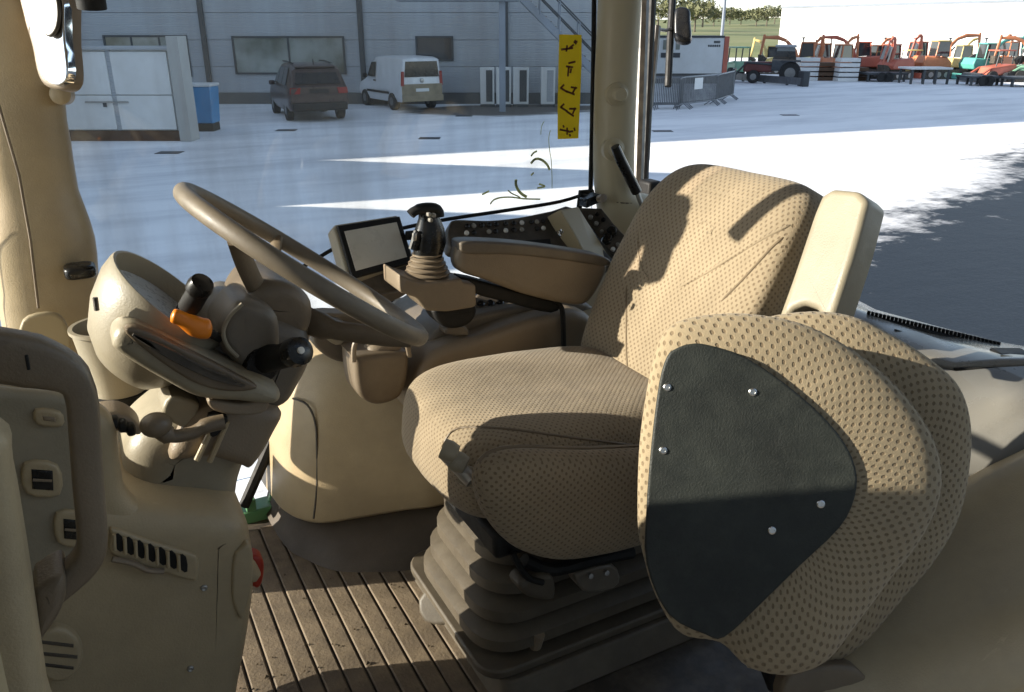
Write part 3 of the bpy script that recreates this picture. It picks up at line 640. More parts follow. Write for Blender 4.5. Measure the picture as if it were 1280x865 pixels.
# ------------------------------------------------------------------ dash pedestal with vents
ped = thing('dash_pedestal', 'beige lower dash body with vents and switches under the steering column', 'dashboard', (0.0, 1.0, FL))
rext(MB(), [(-120, 470), (60, 492), (116, 510), (144, 536), (152, 590), (162, 625), (205, 652), (262, 668), (300, 670), (312, 700), (300, 740), (-120, 760)], plane_y(0.985), 0.05, 0.02, 5, 5).build('upper_panel', 'beige_plastic', ped, smooth=50)
rext(MB(), [(-140, 640), (60, 628), (200, 640), (300, 652), (319, 690), (322, 740), (313, 810), (300, 880), (280, 1010), (-140, 1060)], plane_y(0.978), 0.34, 0.035, 5, 6).build('body', 'beige_plastic', ped, smooth=50)
rext(MB(), [(292, 700), (300, 688), (312, 682), (317, 700), (314, 740), (305, 772), (298, 770), (290, 745)], plane_y(0.974), 0.02, 0.004).build('access_cover', 'beige_plastic', ped)
rext(MB(), [(313, 698), (329, 700), (330, 722), (324, 736), (314, 730)], plane_y(1.05), 0.03, 0.006).build('red_latch', 'red_plastic', ped)
for x, y in ((20, 880), (255, 735), (120, 640), (238, 836)):
    MB().lathe(at(x, y, Y=0.977), (0, -1, 0), [(0.0045, -0.001), (0.0045, 0.001), (0.003, 0.0022), (0.0012, 0.0010)], 12).build('panel_screw', 'dull_metal', ped)
vp = plane_y(0.972)
v = rext(MB(), [(138, 668), (144, 662), (190, 678), (238, 692), (248, 700), (248, 720), (240, 727), (190, 712), (140, 694)], vp, 0.03, 0.004).build('vent_frame', 'beige_plastic', ped)
for i in range(7):
    x = 149 + i * 13.4; y = 679 + i * 4.3
    rext(MB(), [(x - 5, y - 11), (x + 3.5, y - 8), (x + 5, y + 10), (x - 3, y + 8)], plane_y(0.9705), 0.004, 0.001, smooth=2, steps=2).build('vent_slot', 'black_rubber', v)
    MB().tube([at(x - 6.5, y - 11, Y=0.966), at(x - 5.5, y + 9, Y=0.966)], 0.0022, 8).build('vent_fin', 'beige_plastic', v)
MB().tube(path_px([(140, 699), (165, 704), (185, 713), (205, 714)], 4, Y=0.968), 0.004, 8).build('vent_lever', 'tan_plastic', v)
rv = plane_y(0.965); cx, cy = 72, 820
ring = [(cx + 34 * math.cos(t) * 0.94, cy + 34 * math.sin(t)) for t in [2 * math.pi * k / 18 for k in range(18)]]
v = rext(MB(), ring, rv, 0.025, 0.006, smooth=2).build('round_vent', 'beige_plastic', ped)
for dy, w in ((-15, 22), (-1, 27), (13, 22)):
    rext(MB(), [(cx - w, cy + dy - 4), (cx + w - 2, cy + dy + 1), (cx + w - 2, cy + dy + 5), (cx - w, cy + dy)], plane_y(0.9635), 0.004, 0.001, smooth=0, steps=2).build('vent_slot', 'dark_panel', v)
sp = rext(MB(), [(-60, 470), (0, 487), (80, 495), (96, 520), (110, 640), (112, 720), (60, 740), (-60, 740)], plane_y(0.972), 0.02, 0.01, 4).build('switch_panel', 'pod_plastic', ped)
for (x0, y0, x1, y1, kind) in ((44, 513, 78, 534, 0), (30, 580, 75, 620, 1), (70, 642, 108, 682, 1)):
    fr = rext(MB(), [(x0, y0), (x1 - 3, y0 + 3), (x1, y1), (x0 + 2, y1 - 2)], plane_y(0.966), 0.01, 0.004, smooth=3).build('switch_frame', 'beige_plastic', sp)
    rext(MB(), [(x0 + 9, y0 + 7), (x1 - 9, y0 + 9), (x1 - 8, y1 - 6), (x0 + 10, y1 - 8)], plane_y(0.9645), 0.006, 0.002, smooth=0).build('switch_rocker', 'tan_plastic' if not kind else 'black_gloss', fr)
    if kind:
        MB().tube([at(x0 + 11, (y0 + y1) / 2, Y=0.963), at(x1 - 10, (y0 + y1) / 2 + 1, Y=0.963)], 0.0018, 6).build('rocker_bar', 'tan_plastic', fr)
# ribbed grip pad behind the handle
gp = rext(MB(), [(122, 520), (150, 517), (172, 530), (176, 545), (150, 542), (126, 532)], plane_y(1.02), 0.05, 0.008).build('defrost_vent', 'tan_plastic', ped)
for i in range(4):
    x = 132 + i * 10.5; y = 523 + i * 4.4
    MB().superq(at(x, y, Y=1.012), (0.006, 0, 0), (0, 0.01, 0), (0, 0, 0.008), 0.7, 0.7, 12, 8).build('vent_knob', 'black_rubber', gp)

# cup
cup = thing('waste_cup', 'beige tapered cup with a black base beside the front corner pillar', 'cup', at(152, 528, Y=1.46))
cb = at(152, 492, Y=1.46); ct = at(148, 410, Y=1.46); ax = Vector((0, 0, 1)); hh = (ct - cb).length
MB().lathe(cb, ax, [(0.042, 0), (0.058, hh), (0.062, hh + 0.002), (0.062, hh + 0.008), (0.055, hh + 0.008), (0.054, hh), (0.040, 0.01), (0.001, 0.008)], 32).build('body', 'pod_plastic', cup, smooth=50)
MB().lathe(cb - ax * 0.075, ax, [(0.041, 0), (0.044, 0.06), (0.046, 0.082), (0.040, 0.084)], 28).build('base', 'black_rubber', cup, smooth=50)
MB().tube([cb + Vector((-0.01, -0.01, hh - 0.02)), cb + Vector((0.02, -0.012, hh + 0.004))], 0.012, 8).build('contents', 'black_gloss', cup)

# grab handle and door jamb on the near side
gh = thing('grab_handle', 'thick brown loop grab handle beside the open door', 'handle', at(20, 790, Y=0.66))
gpts = [(-90, 432), (-20, 441), (40, 451), (84, 467), (101, 492), (106, 540), (110, 600), (115, 660), (113, 688), (98, 710), (60, 742), (30, 770), (8, 820)]
def bar(mb, pts, w, d, axis):
    """rounded rectangular bar along a path; axis = direction of its depth"""
    a = Vector(axis); rings = []
    for i, p in enumerate(pts):
        t = (pts[min(i + 1, len(pts) - 1)] - pts[max(i - 1, 0)]).normalized(); s_ = t.cross(a).normalized(); wi = w[i] if isinstance(w, list) else w
        ring = []
        for k in range(20):
            q = 2 * math.pi * k / 20; cx, cy = math.cos(q), math.sin(q)
            ring.append(p + s_ * (math.copysign(abs(cx) ** 0.5, cx) * wi) + a * (math.copysign(abs(cy) ** 0.5, cy) * d))
        rings.append(ring)
    return mb.loft(rings)
gp_ = path_px(gpts, 3, Y=0.66); nw = len(gp_)
o = bar(MB(), gp_, [0.0200 - 0.0085 * min(1, max(0, (i - 6) / 5)) for i in range(nw)], 0.013, (0, 1, 0)).build('grip', 'taupe_plastic', gh, smooth=55)
MB().tube(path_px([(33, 444), (36, 462)], 2, Y=0.64), 0.0012, 6).build('grip_joint', 'black_rubber', gh)
rext(MB(), [(40, 752), (52, 735), (78, 722), (83, 745), (74, 772), (55, 800), (46, 812)], plane_y(0.635), 0.05, 0.008).build('handle_foot', 'taupe_plastic', gh)
jamb = MB(); rext(jamb, [(-160, 520), (-5, 545), (14, 600), (30, 690), (42, 770), (58, 880), (75, 1000), (-160, 1000)], plane_y(0.60), 0.05, 0.015, 4)
jamb.build('door_jamb', 'beige_plastic', cab)
# ------------------------------------------------------------------ steering column
SY = 1.135
WC = Vector((0.268, SY, 2.382)); WN = Vector((0.61, 0, 0.792)).normalized(); WX = Vector((0.792, 0, -0.61)).normalized(); WYv = Vector((0, 1, 0))
st = thing('steering_column', 'steering column with beige wheel, round instrument pod and orange lever', 'steering column', (0.08, SY, FL + 0.5))
def wp(a, r, h=0.0): return WC + WX * (math.cos(a) * r) + WYv * (math.sin(a) * r) + WN * h
rim = MB(); seg = 72; rings = []
for k in range(seg):
    a = 2 * math.pi * k / seg; c = wp(a, 0.192); e = (WX * math.cos(a) + WYv * math.sin(a))
    rings.append([c + e * (math.cos(q) * 0.0120) + WN * (math.sin(q) * 0.0130) for q in [2 * math.pi * j / 14 for j in range(14)]])
rim.loft(rings + [rings[0]], cap=False)
wheel = rim.build('steering_wheel', 'wheel_rim', st, smooth=80)
hubc = WC - WN * 0.105
for a in (R(90), R(222), R(-42)):
    pth = cr([hubc + WN * 0.035, hubc + (wp(a, 0.07) - WC) + WN * 0.045, hubc + (wp(a, 0.14) - WC) + WN * 0.075, wp(a, 0.187, -0.004)], 5, False)
    MB().tube(pth, [0.019] * 6 + [0.014] * 10, 10, flat=0.55, up=tuple(WN)).build('spoke', 'taupe_plastic', wheel, smooth=60)
MB().lathe(hubc, WN, [(0.050, -0.03), (0.056, 0.0), (0.056, 0.03), (0.048, 0.042), (0.02, 0.047), (0.001, 0.048)], 28).build('hub', 'taupe_plastic', wheel, smooth=50)
MB().lathe(hubc, WN, [(0.040, -0.10), (0.050, -0.06), (0.052, -0.028), (0.040, -0.026)], 28).build('column_collar', 'grey_brown', st, smooth=50)
# lower column
rext(MB(), [(157, 612), (160, 575), (178, 548), (222, 515), (260, 505), (322, 530), (318, 566), (304, 610), (296, 645), (270, 660), (215, 650), (172, 634)], plane_y(1.055), 0.17, 0.045, 5, 6).build('lower_column', 'pod_plastic', st, smooth=50)
rext(MB(), [(226, 545), (245, 520), (285, 505), (352, 516), (345, 545), (318, 588), (300, 586), (262, 576), (214, 580)], plane_y(1.03), 0.16, 0.02, 4, 4).build('tilt_housing', 'tan_plastic', st, smooth=45)
MB().tube([at(270, 525, Y=1.02), at(246, 575, Y=1.022)], 0.004, 8).build('housing_bead', 'beige_plastic', st)
MB().tube([at(284, 527, Y=1.02), at(262, 577, Y=1.022)], 0.004, 8).build('housing_bead', 'beige_plastic', st)
rext(MB(), [(262, 522), (281, 520), (285, 528), (272, 545), (262, 545)], plane_y(1.016), 0.02, 0.003, smooth=2).build('tilt_button', 'black_rubber', st)
# head
rext(MB(), [(255, 430), (278, 402), (300, 388), (350, 400), (388, 420), (392, 455), (376, 490), (360, 512), (330, 520), (290, 512), (232, 494), (236, 460)], plane_y(1.045), 0.18, 0.03, 4, 5).build('column_head', 'grey_brown', st, smooth=45)
rext(MB(), [(272, 420), (282, 395), (305, 378), (345, 392), (352, 430), (340, 462), (312, 468), (285, 448)], plane_y(1.02), 0.1, 0.016, 4, 5).build('head_cover', 'grey_brown', st, smooth=45)
rext(MB(), [(300, 386), (316, 360), (340, 352), (372, 360), (392, 380), (390, 412), (372, 424), (338, 414), (308, 404)], plane_y(1.06), 0.14, 0.02, 4, 5).build('hub_shroud', 'taupe_plastic', st, smooth=45)
# ribbed side wing
WG = (at(220, 450, Y=0.985), Vector((0, 1, 0)))
wing = rext(MB(), [(141, 430), (150, 412), (175, 408), (230, 432), (290, 462), (330, 478), (352, 492), (345, 508), (300, 505), (250, 500), (205, 478), (150, 445)], WG, 0.12, 0.016, 4, 5).build('side_wing', 'pod_plastic', st, smooth=45)
rext(MB(), [(158, 418), (176, 411), (232, 437), (290, 466), (322, 484), (300, 490), (262, 486), (220, 466)], plane_y(0.980), 0.02, 0.004, 4, 3).build('wing_top', 'taupe_plastic', wing, smooth=45)
for i in range(5):
    o1 = i * 5.2
    MB().tube(path_px([(166 + o1 * 0.5, 418 + o1 * 0.3), (205 + o1 * 0.6, 434 + o1 * 0.75), (250 + o1 * 0.8, 458 + o1 * 0.7), (285 + o1, 472 + o1 * 0.5)], 4, Y=0.977), 0.0022, 6).build('wing_rib', 'dark_panel', wing)
rext(MB(), [(262, 500), (300, 505), (335, 500), (330, 516), (300, 520), (268, 514)], plane_y(1.0), 0.08, 0.004, 4, 4).build('wing_bracket', 'tan_plastic', st)
# instrument pod: an oval bowl whose mouth faces the driver
PN = Vector((0.70, -0.10, 0.70)).normalized(); pc = at(212, 372, Y=1.10)
px_ = (Vector((0.70, 0, -0.70)) - PN * Vector((0.70, 0, -0.70)).dot(PN)).normalized()
def pod_ring(r, h, sx=1.0, sh=0.0):
    y = PN.cross(px_)
    return [pc + PN * h + px_ * (math.cos(t) * r * sx + sh) + y * (math.sin(t) * r * 1.12) for t in [2 * math.pi * k / 36 for k in range(36)]]
pod = MB()
prof = [(0.020, -0.115, 0.02), (0.045, -0.110, 0.015), (0.065, -0.090, 0.01), (0.080, -0.055, 0.004), (0.087, -0.02, 0), (0.088, 0.0, 0), (0.0865, 0.004, 0), (0.083, 0.004, 0), (0.081, -0.002, 0), (0.078, -0.022, 0)]
pod.loft([pod_ring(r, h, 0.98, sh) for r, h, sh in prof]).build('instrument_pod', 'pod_plastic', st, smooth=50)
gf_ = MB().loft([pod_ring(0.0765, -0.024, 0.98), pod_ring(0.0765, -0.020, 0.98)]).build('gauge_face', 'gauge_face', st, smooth=30)
MB().tube([at(119, 372, Y=1.03), at(121, 388, Y=1.03)], 0.003, 6).build('pod_slot', 'dark_panel', st)
# levers and knobs
orn = MB().tube(path_px([(214, 394), (224, 397), (237, 404), (250, 410), (265, 411)], 5, Y=0.985), [0.003, 0.0075, 0.0088] + [0.0092] * 4 + [0.0095, 0.0100, 0.0108, 0.0115, 0.0122, 0.0128] + [0.0132] * 5 + [0.0125, 0.010, 0.004], 16, flat=0.85).build('lever', 'orange_plastic', st, smooth=60, label='orange lever')
MB().tube([at(258, 414, Y=0.99), at(285, 428, Y=1.06)], 0.006, 8).build('lever_stem', 'black_rubber', orn)
bk = MB().tube([at(230, 392, Y=1.02), at(240, 378, Y=1.0), at(249, 363, Y=0.985)], [0.012, 0.0135, 0.013], 14).build('stalk', 'black_rubber', st, smooth=50)
MB().lathe(at(250, 358, Y=0.984), at(256, 349, Y=0.977) - at(238, 376, Y=1.0), [(0.0145, -0.008), (0.0155, 0.0), (0.0135, 0.008), (0.001, 0.010)], 18).build('stalk_cap', 'black_gloss', bk)
bk = MB().tube([at(330, 448, Y=1.03), at(350, 446, Y=1.0), at(372, 440, Y=0.965)], [0.020, 0.0165, 0.0165], 16).build('stalk', 'black_rubber', st, smooth=50)
e = (at(376, 439, Y=0.955) - at(350, 446, Y=1.0)).normalized()
MB().lathe(at(371, 440, Y=0.966), e, [(0.0185, -0.012), (0.0195, 0.0), (0.018, 0.010), (0.012, 0.013), (0.001, 0.0135)], 20).build('stalk_cap', 'black_gloss', bk)
MB().lathe(at(376, 438, Y=0.953), e, [(0.0045, -0.003), (0.0045, 0.002), (0.001, 0.003)], 12).build('stalk_mark', 'white_plastic', bk)
bk2 = MB().tube([at(322, 452, Y=1.035), at(330, 456, Y=1.02)], 0.025, 16).build('stalk_collar', 'black_gloss', st, smooth=40)
MB().tube(path_px([(303, 380), (288, 394), (279, 414), (284, 432), (297, 446)], 4, Y=1.012), 0.0028, 8).build('cover_crease', 'pod_plastic', st)
# ball lever below
bl = MB().tube(path_px([(196, 534), (215, 545), (240, 541), (258, 532), (280, 527)], 5, Y=0.99), [0.012] * 5 + [0.0085] * 9 + [0.010] * 7, 12).build('tilt_lever', 'taupe_plastic', st, smooth=60)
MB().superq(at(195, 531, Y=0.985), (0.019, 0, 0), (0, 0.017, 0), (0, 0, 0.0155), 1, 1, 20, 12).build('lever_ball', 'taupe_plastic', bl, smooth=80)
rext(MB(), [(204, 510), (214, 496), (236, 500), (250, 508), (242, 530), (226, 535), (206, 522)], plane_y(1.04), 0.06, 0.006, 2).build('tilt_bracket', 'pod_plastic', st)

# ------------------------------------------------------------------ right hand console
con = thing('side_console', 'curved beige right hand console with keypad, pocket and grey kick skirt', 'console', (0.7, 1.68, FL))
PLAN = [(1.45, 1.89), (0.27, 1.89), (0.275, 1.80), (0.287, 1.70), (0.313, 1.645), (0.352, 1.607), (0.424, 1.572), (0.521, 1.530), (0.621, 1.485), (0.85, 1.46), (1.45, 1.45)]
FLOORLINE = [(1.45, 1.89), (0.27, 1.89), (0.27, 1.78), (0.282, 1.66), (0.312, 1.592), (0.358, 1.524), (0.436, 1.476), (0.537, 1.438), (0.62, 1.43), (0.85, 1.42), (1.45, 1.42)]
def plan(dx, ins=0.0, f=None):
    return [Vector((x + (dx + ins * 0.7 if x < 1.2 else 0), y + (ins if y < 1.88 else 0), 0)) for x, y in (f or PLAN)]
def prof_rings(rows):
    out = []
    for z, dx, ins, slope, f in rows:
        pts = [p + Vector((0, 0, z + slope * max(0, p.x - 0.35))) for p in plan(dx, ins, f)]
        out.append(pts[:2] + cr(pts[1:], 5, False)[1:])
    return out
MB().loft(prof_rings([(1.622, 0.012, 0.030, 0.16, None), (1.628, 0.004, 0.010, 0.16, None), (1.645, 0.0, 0.0, 0.15, None), (1.80, 0.018, 0.0, 0.09, None), (1.93, 0.038, 0.008, 0.08, None), (2.00, 0.05, 0.022, 0.09, None), (2.02, 0.057, 0.034, 0.09, None), (2.026, 0.065, 0.05, 0.09, None)])).build('body', 'beige_plastic', con, smooth=50)
MB().loft(prof_rings([(FL + 0.010, 0.0, 0.0, 0.0, FLOORLINE), (1.575, 0.006, 0.012, 0.02, FLOORLINE), (1.632, 0.014, 0.03, 0.15, None)])).build('kick_skirt', 'skirt_grey', con, smooth=50)
# raised top deck behind the pocket
rext(MB(), [(512, 505), (522, 470), (545, 440), (600, 422), (660, 402), (735, 392), (760, 450), (700, 470), (600, 468), (540, 490), (520, 520)], plane_y(1.452), 0.30, 0.02, 4, 4).build('deck', 'tan_plastic', con, smooth=45)
dk = rext(MB(), [(530, 436), (560, 405), (640, 385), (720, 375), (742, 392), (660, 404), (600, 424), (548, 440)], plane_y(1.51), 0.25, 0.01, 3, 3).build('deck_top', 'grey_brown', con, smooth=45)
# door line on the console flank
def con_pt(px, py, off=0.003):
    # walk the ray until it meets the console flank
    d = ray(px, py); best = None
    for k in range(400):
        t = 1.2 + k * 0.003; p = CAMP + d * t
        f = plan(0.0 if p.z < 1.66 else (p.z - 1.66) * 0.14)
        pts = f[2:]
        for i in range(len(pts) - 1):
            if pts[i].x <= p.x <= pts[i + 1].x:
                y = pts[i].y + (pts[i + 1].y - pts[i].y) * (p.x - pts[i].x) / max(1e-6, pts[i + 1].x - pts[i].x)
                if p.y >= y: return p - d.normalized() * off
    return CAMP + d * 1.9
MB().tube(cr([con_pt(x, y) for x, y in ((366, 498), (384, 506), (394, 528), (396, 560), (396, 610), (392, 648))], 4, False), 0.0026, 6).build('flap_joint', 'dark_panel', con)
pk = rext(MB(), [(444, 452), (446, 446), (506, 441), (512, 450), (508, 482), (497, 500), (472, 507), (452, 498), (446, 478)], plane_y(1.455), 0.10, 0.012, 4, 4).build('pocket', 'taupe_plastic', con, smooth=45)
MB().tube(path_px([(442, 452), (443, 432), (452, 424), (490, 420), (506, 424), (512, 446)], 4, Y=1.455), 0.0055, 8).build('pocket_handle', 'tan_plastic', pk)
MB().superq(at(478, 436, Y=1.50), (0.040, 0, 0), (0, 0.03, 0), (0, 0, 0.022), 0.8, 0.8, 20, 12).build('pocket_lid', 'tan_plastic', pk, smooth=60)
rext(MB(), [(392, 430), (398, 408), (430, 404), (442, 424), (438, 452), (415, 450)], plane_y(1.56), 0.10, 0.01, 4, 4).build('tray', 'grey_brown', con, smooth=45)
MB().tube(path_px([(398, 405), (408, 420), (425, 428), (436, 405)], 4, Y=1.54), 0.005, 8).build('tray_rim', 'pod_plastic', con)
rext(MB(), [(380, 398), (410, 392), (470, 396), (520, 402), (520, 412), (440, 412), (385, 410)], plane_y(1.60), 0.05, 0.006, 3, 3).build('console_rail', 'tan_plastic', con)
MB().superq(at(430, 395, Y=1.66), (0.035, 0, 0), (0, 0.03, 0), (0, 0, 0.012), 0.6, 0.6).build('rail_block', 'dark_panel', con)
rext(MB(), [(440, 372), (470, 362), (500, 350), (512, 366), (470, 385), (445, 388)], plane_y(1.62), 0.04, 0.006, 3, 3).build('rail_block', 'tan_plastic', con)
# keypad bank under the window
kp = (at(640, 290, Y=1.72), Vector((0.05, 0.80, -0.60)).normalized())
kb = rext(MB(), [(560, 300), (562, 281), (570, 274), (610, 275), (650, 271), (690, 263), (716, 259), (745, 300), (770, 330), (745, 332), (700, 318), (640, 312), (590, 312), (566, 312)], kp, 0.05, 0.006, 3, 3).build('keypad_panel', 'dark_panel', con, smooth=40)
bm_ = None
kn = -kp[1]
for r_, (y0, xs) in enumerate(((283, [584, 592, 602, 611, 620, 632, 642, 652, 664, 671, 679]), (291.5, [583, 592, 611, 619, 632, 642, 652, 671, 679]), (303, [572, 592, 610, 624, 633]))):
    for x in xs:
        y = y0 - (x - 584) * 0.062 if r_ < 2 else y0
        p = at(x, y, pl=(kp[0] + kn * 0.0005, kp[1]))
        if bm_ is None:
            mb = MB().lathe((0, 0, 0), kn, [(0.0058, 0), (0.0062, 0.003), (0.0048, 0.0052), (0.001, 0.0058)], 12)
            bm_ = mb.build('button', 'white_plastic', None, smooth=50); b_ = bm_
            b2 = mb.build('button', 'black_gloss', None, smooth=50)
            pmat('button_grey', (0.30, 0.28, 0.24), 0.4, 0.1, 20, 0.0); b3 = mb.build('button', 'button_grey', None, smooth=50)
            pool = [b2, b3, b2, b_]; used = set(); i_ = 0
        src = pool[i_ % 4] if random.random() < 0.8 else b2; i_ += 1
        if id(src) in used: q = src.copy(); C.objects.link(q)
        else: q = src; used.add(id(src))
        q.location = p; q.parent = kb
kn_ = at(702, 290, pl=(kp[0] + kn * 0.001, kp[1]))
MB().lathe(kn_, kn, [(0.015, 0), (0.015, 0.004), (0.011, 0.006), (0.010, 0.016), (0.008, 0.018), (0.001, 0.018)], 20).build('ignition_switch', 'chrome', con)
rext(MB(), [(645, 301), (688, 298), (690, 310), (646, 311)], (kp[0] + kn * 0.004, kp[1]), 0.01, 0.002, 0, 2).build('keypad_slot', 'black_rubber', con)
# light coloured rear cheek and the dark knob panel above it
rp_ = (at(735, 300, Y=1.66), Vector((-0.30, 0.80, -0.52)).normalized())
rext(MB(), [(700, 262), (723, 258), (766, 326), (745, 326), (728, 312), (716, 290)], rp_, 0.05, 0.004, 0, 2).build('rear_cheek', 'pillar_beige', con)
rq = (at(755, 285, Y=1.70), Vector((0.35, 0.72, -0.60)).normalized())
kb2 = rext(MB(), [(722, 259), (752, 260), (768, 280), (792, 306), (770, 324), (748, 296)], rq, 0.04, 0.004, 0, 2).build('knob_panel', 'dark_panel', con)
for (x, y, rr, mt) in ((738, 272, 0.006, 'button_grey'), (746, 268, 0.005, 'black_gloss'), (745, 280, 0.006, 'button_grey'), (754, 275, 0.006, 'black_gloss'), (752, 290, 0.005, 'button_grey'), (766, 312, 0.006, 'white_plastic'), (772, 306, 0.005, 'button_grey')):
    MB().lathe(at(x, y, pl=rq), -rq[1], [(rr, 0), (rr, 0.005), (rr * 0.7, 0.008), (0.001, 0.008)], 12).build('button', mt, kb2)
for (x, y) in ((758, 300), (764, 291)):
    MB().lathe(at(x, y, pl=rq), -rq[1], [(0.014, 0), (0.014, 0.006), (0.011, 0.020), (0.009, 0.023), (0.001, 0.023)], 16).build('knob', 'black_gloss', kb2)
# small keypad on the deck
dp = (at(616, 382, Y=1.55), Vector((0.02, 0.62, -0.78)).normalized())
kb3 = rext(MB(), [(592, 372), (612, 362), (634, 362), (642, 385), (636, 398), (596, 402)], dp, 0.03, 0.006, 3, 3).build('round_button_pad', 'grey_brown', con)
for x, y in ((601, 380), (613, 379), (625, 378), (602, 393), (616, 391), (628, 390)):
    MB().lathe(at(x, y, pl=(dp[0] - dp[1] * 0.0003, dp[1])), -dp[1], [(0.0085, 0), (0.0085, 0.003), (0.006, 0.0045), (0.0055, 0.0030), (0.001, 0.0028)], 14).build('button', 'black_gloss', kb3)
MB().tube(path_px([(690, 372), (702, 385), (704, 410), (706, 440), (718, 455), (735, 458)], 4, Y=1.44), 0.006, 8).build('console_hose', 'black_rubber', con)

# ------------------------------------------------------------------ control armrest, joystick, monitor
ar = thing('control_armrest', 'padded tan armrest with a joystick pod at its front', 'armrest', at(700, 390, Y=1.46))
o = rext(MB(), [(574, 312), (580, 306), (610, 307), (680, 314), (735, 321), (760, 330), (756, 350), (738, 378), (715, 382), (660, 370), (610, 352), (580, 342), (572, 330)], plane_y(1.415), 0.05, 0.016, 5, 5).build('arm_pad', 'tan_plastic', ar, smooth=50)
rext(MB(), [(576, 309), (584, 302), (640, 304), (700, 311), (756, 321), (762, 333), (700, 325), (640, 319), (584, 318)], plane_y(1.409), 0.05, 0.006, 4, 3).build('pad_top', 'grey_brown', ar, smooth=50)
rext(MB(), [(576, 346), (640, 362), (700, 378), (690, 392), (640, 380), (590, 366)], plane_y(1.44), 0.04, 0.008, 3, 3).build('arm_bracket', 'black_rubber', ar)
pod_ = rext(MB(), [(499, 343), (512, 349), (528, 353), (577, 349), (579, 353), (595, 356), (596, 384), (560, 390), (533, 389), (520, 372), (500, 366)], plane_y(1.41), 0.095, 0.005, -0.2, 4).build('joystick_pod', 'tan_plastic', ar, smooth=35)
rext(MB(), [(546, 386), (592, 382), (596, 395), (585, 408), (565, 412), (550, 405)], plane_y(1.45), 0.07, 0.012, 3, 4).build('pod_base', 'black_rubber', ar, smooth=45)
rext(MB(), [(560, 408), (582, 408), (586, 420), (558, 418)], plane_y(1.47), 0.04, 0.006, 2, 3).build('pod_foot', 'grey_brown', ar)
jc = at(534, 343, Y=1.462); ja = Vector((0.03, 0, 1)).normalized()
pr = []
for k in range(5):
    r0 = 0.046 - k * 0.004; pr += [(r0 - 0.005, k * 0.0095), (r0, k * 0.0095 + 0.003), (r0, k * 0.0095 + 0.006)]
MB().lathe(jc, ja, pr, 26).build('bellows_boot', 'tan_plastic', ar, smooth=50)
js = thing('joystick', 'black joystick with thumb paddle rising from the armrest pod', 'joystick', jc + ja * 0.048)
g = [(0.026, 0.0), (0.030, 0.015), (0.033, 0.040), (0.032, 0.070), (0.028, 0.095), (0.024, 0.115), (0.020, 0.128), (0.012, 0.134), (0.001, 0.135)]
def jp(px, py, dy=0.0): return at(px, py, Y=1.462 + dy)
MB().tube([jp(533, 330), jp(535, 318), jp(537, 302), jp(537, 286), jp(536, 272), jp(535, 264)], [0.026, 0.030, 0.034, 0.030, 0.021, 0.019], 20, flat=0.85).build('grip', 'black_gloss', js, smooth=60)
MB().tube(cr([jp(513, 268, -0.005), jp(520, 263, -0.005), jp(534, 260, -0.005), jp(546, 262, -0.005), jp(548, 270, -0.005)], 3, False), [0.009] * 4 + [0.011] * 9, 12, flat=1.4).build('thumb_paddle', 'black_rubber', js, smooth=60)
for (x, y) in ((536, 268), (542, 269), (538, 275)):
    MB().superq(jp(x, y, -0.032), (0.004, 0, 0), (0, 0.006, 0), (0, 0, 0.004), 0.6, 0.6, 10, 8).build('thumb_button', 'button_grey', js)
MB().tube([jp(522, 288, -0.01), jp(520, 300, -0.01), jp(516, 312, -0.01)], [0.008, 0.010, 0.009], 10).build('trigger', 'black_gloss', js)
MB().superq(jp(518, 296, -0.03), (0.004, 0, 0), (0, 0.004, 0), (0, 0, 0.008), 0.6, 0.6, 10, 8).build('trigger_tip', 'dull_metal', js)
mon = thing('touch_monitor', 'small square touch screen monitor in a beige case with black bezel', 'monitor', at(470, 350, Y=1.60))
mc = [at(424, 283, Y=1.58), at(500, 270, Y=1.60), at(515, 328, Y=1.545), at(441, 346, Y=1.525)]
mn = (mc[1] - mc[0]).cross(mc[3] - mc[0]).normalized()
if mn.dot(FWD) < 0: mn = -mn
mpln = (mc[0], mn)
rext(MB(), [(422, 282), (500, 270), (517, 327), (441, 348)], mpln, 0.012, 0.003, 0, 3).build('bezel', 'black_rubber', mon)
rext(MB(), [(430.5, 289), (496, 277.5), (509, 321), (445, 338.5)], (mpln[0] - mn * 0.0012, mn), 0.004, 0.0006, 0, 2).build('screen', 'screen_glass', mon)
rext(MB(), [(416, 285), (420, 280), (498, 268), (520, 326), (442, 354), (434, 350)], (mpln[0] + mn * 0.010, mn), 0.045, 0.008, 0, 3).build('case', 'pod_plastic', mon, bevel=0.004)
MB().tube([at(480, 335, Y=1.62), at(485, 372, Y=1.66)], 0.018, 12).build('stand', 'black_rubber', mon)
MB().lathe(at(514, 294, Y=1.57), (1, 0, 0), [(0.010, -0.01), (0.010, 0.008), (0.006, 0.010)], 12).build('monitor_knob', 'black_rubber', mon)
rext(MB(), [(444, 350), (516, 329), (524, 348), (500, 362), (452, 366)], (mpln[0] + mn * 0.02, mn), 0.03, 0.004, 0, 2).build('monitor_base', 'dark_panel', mon)
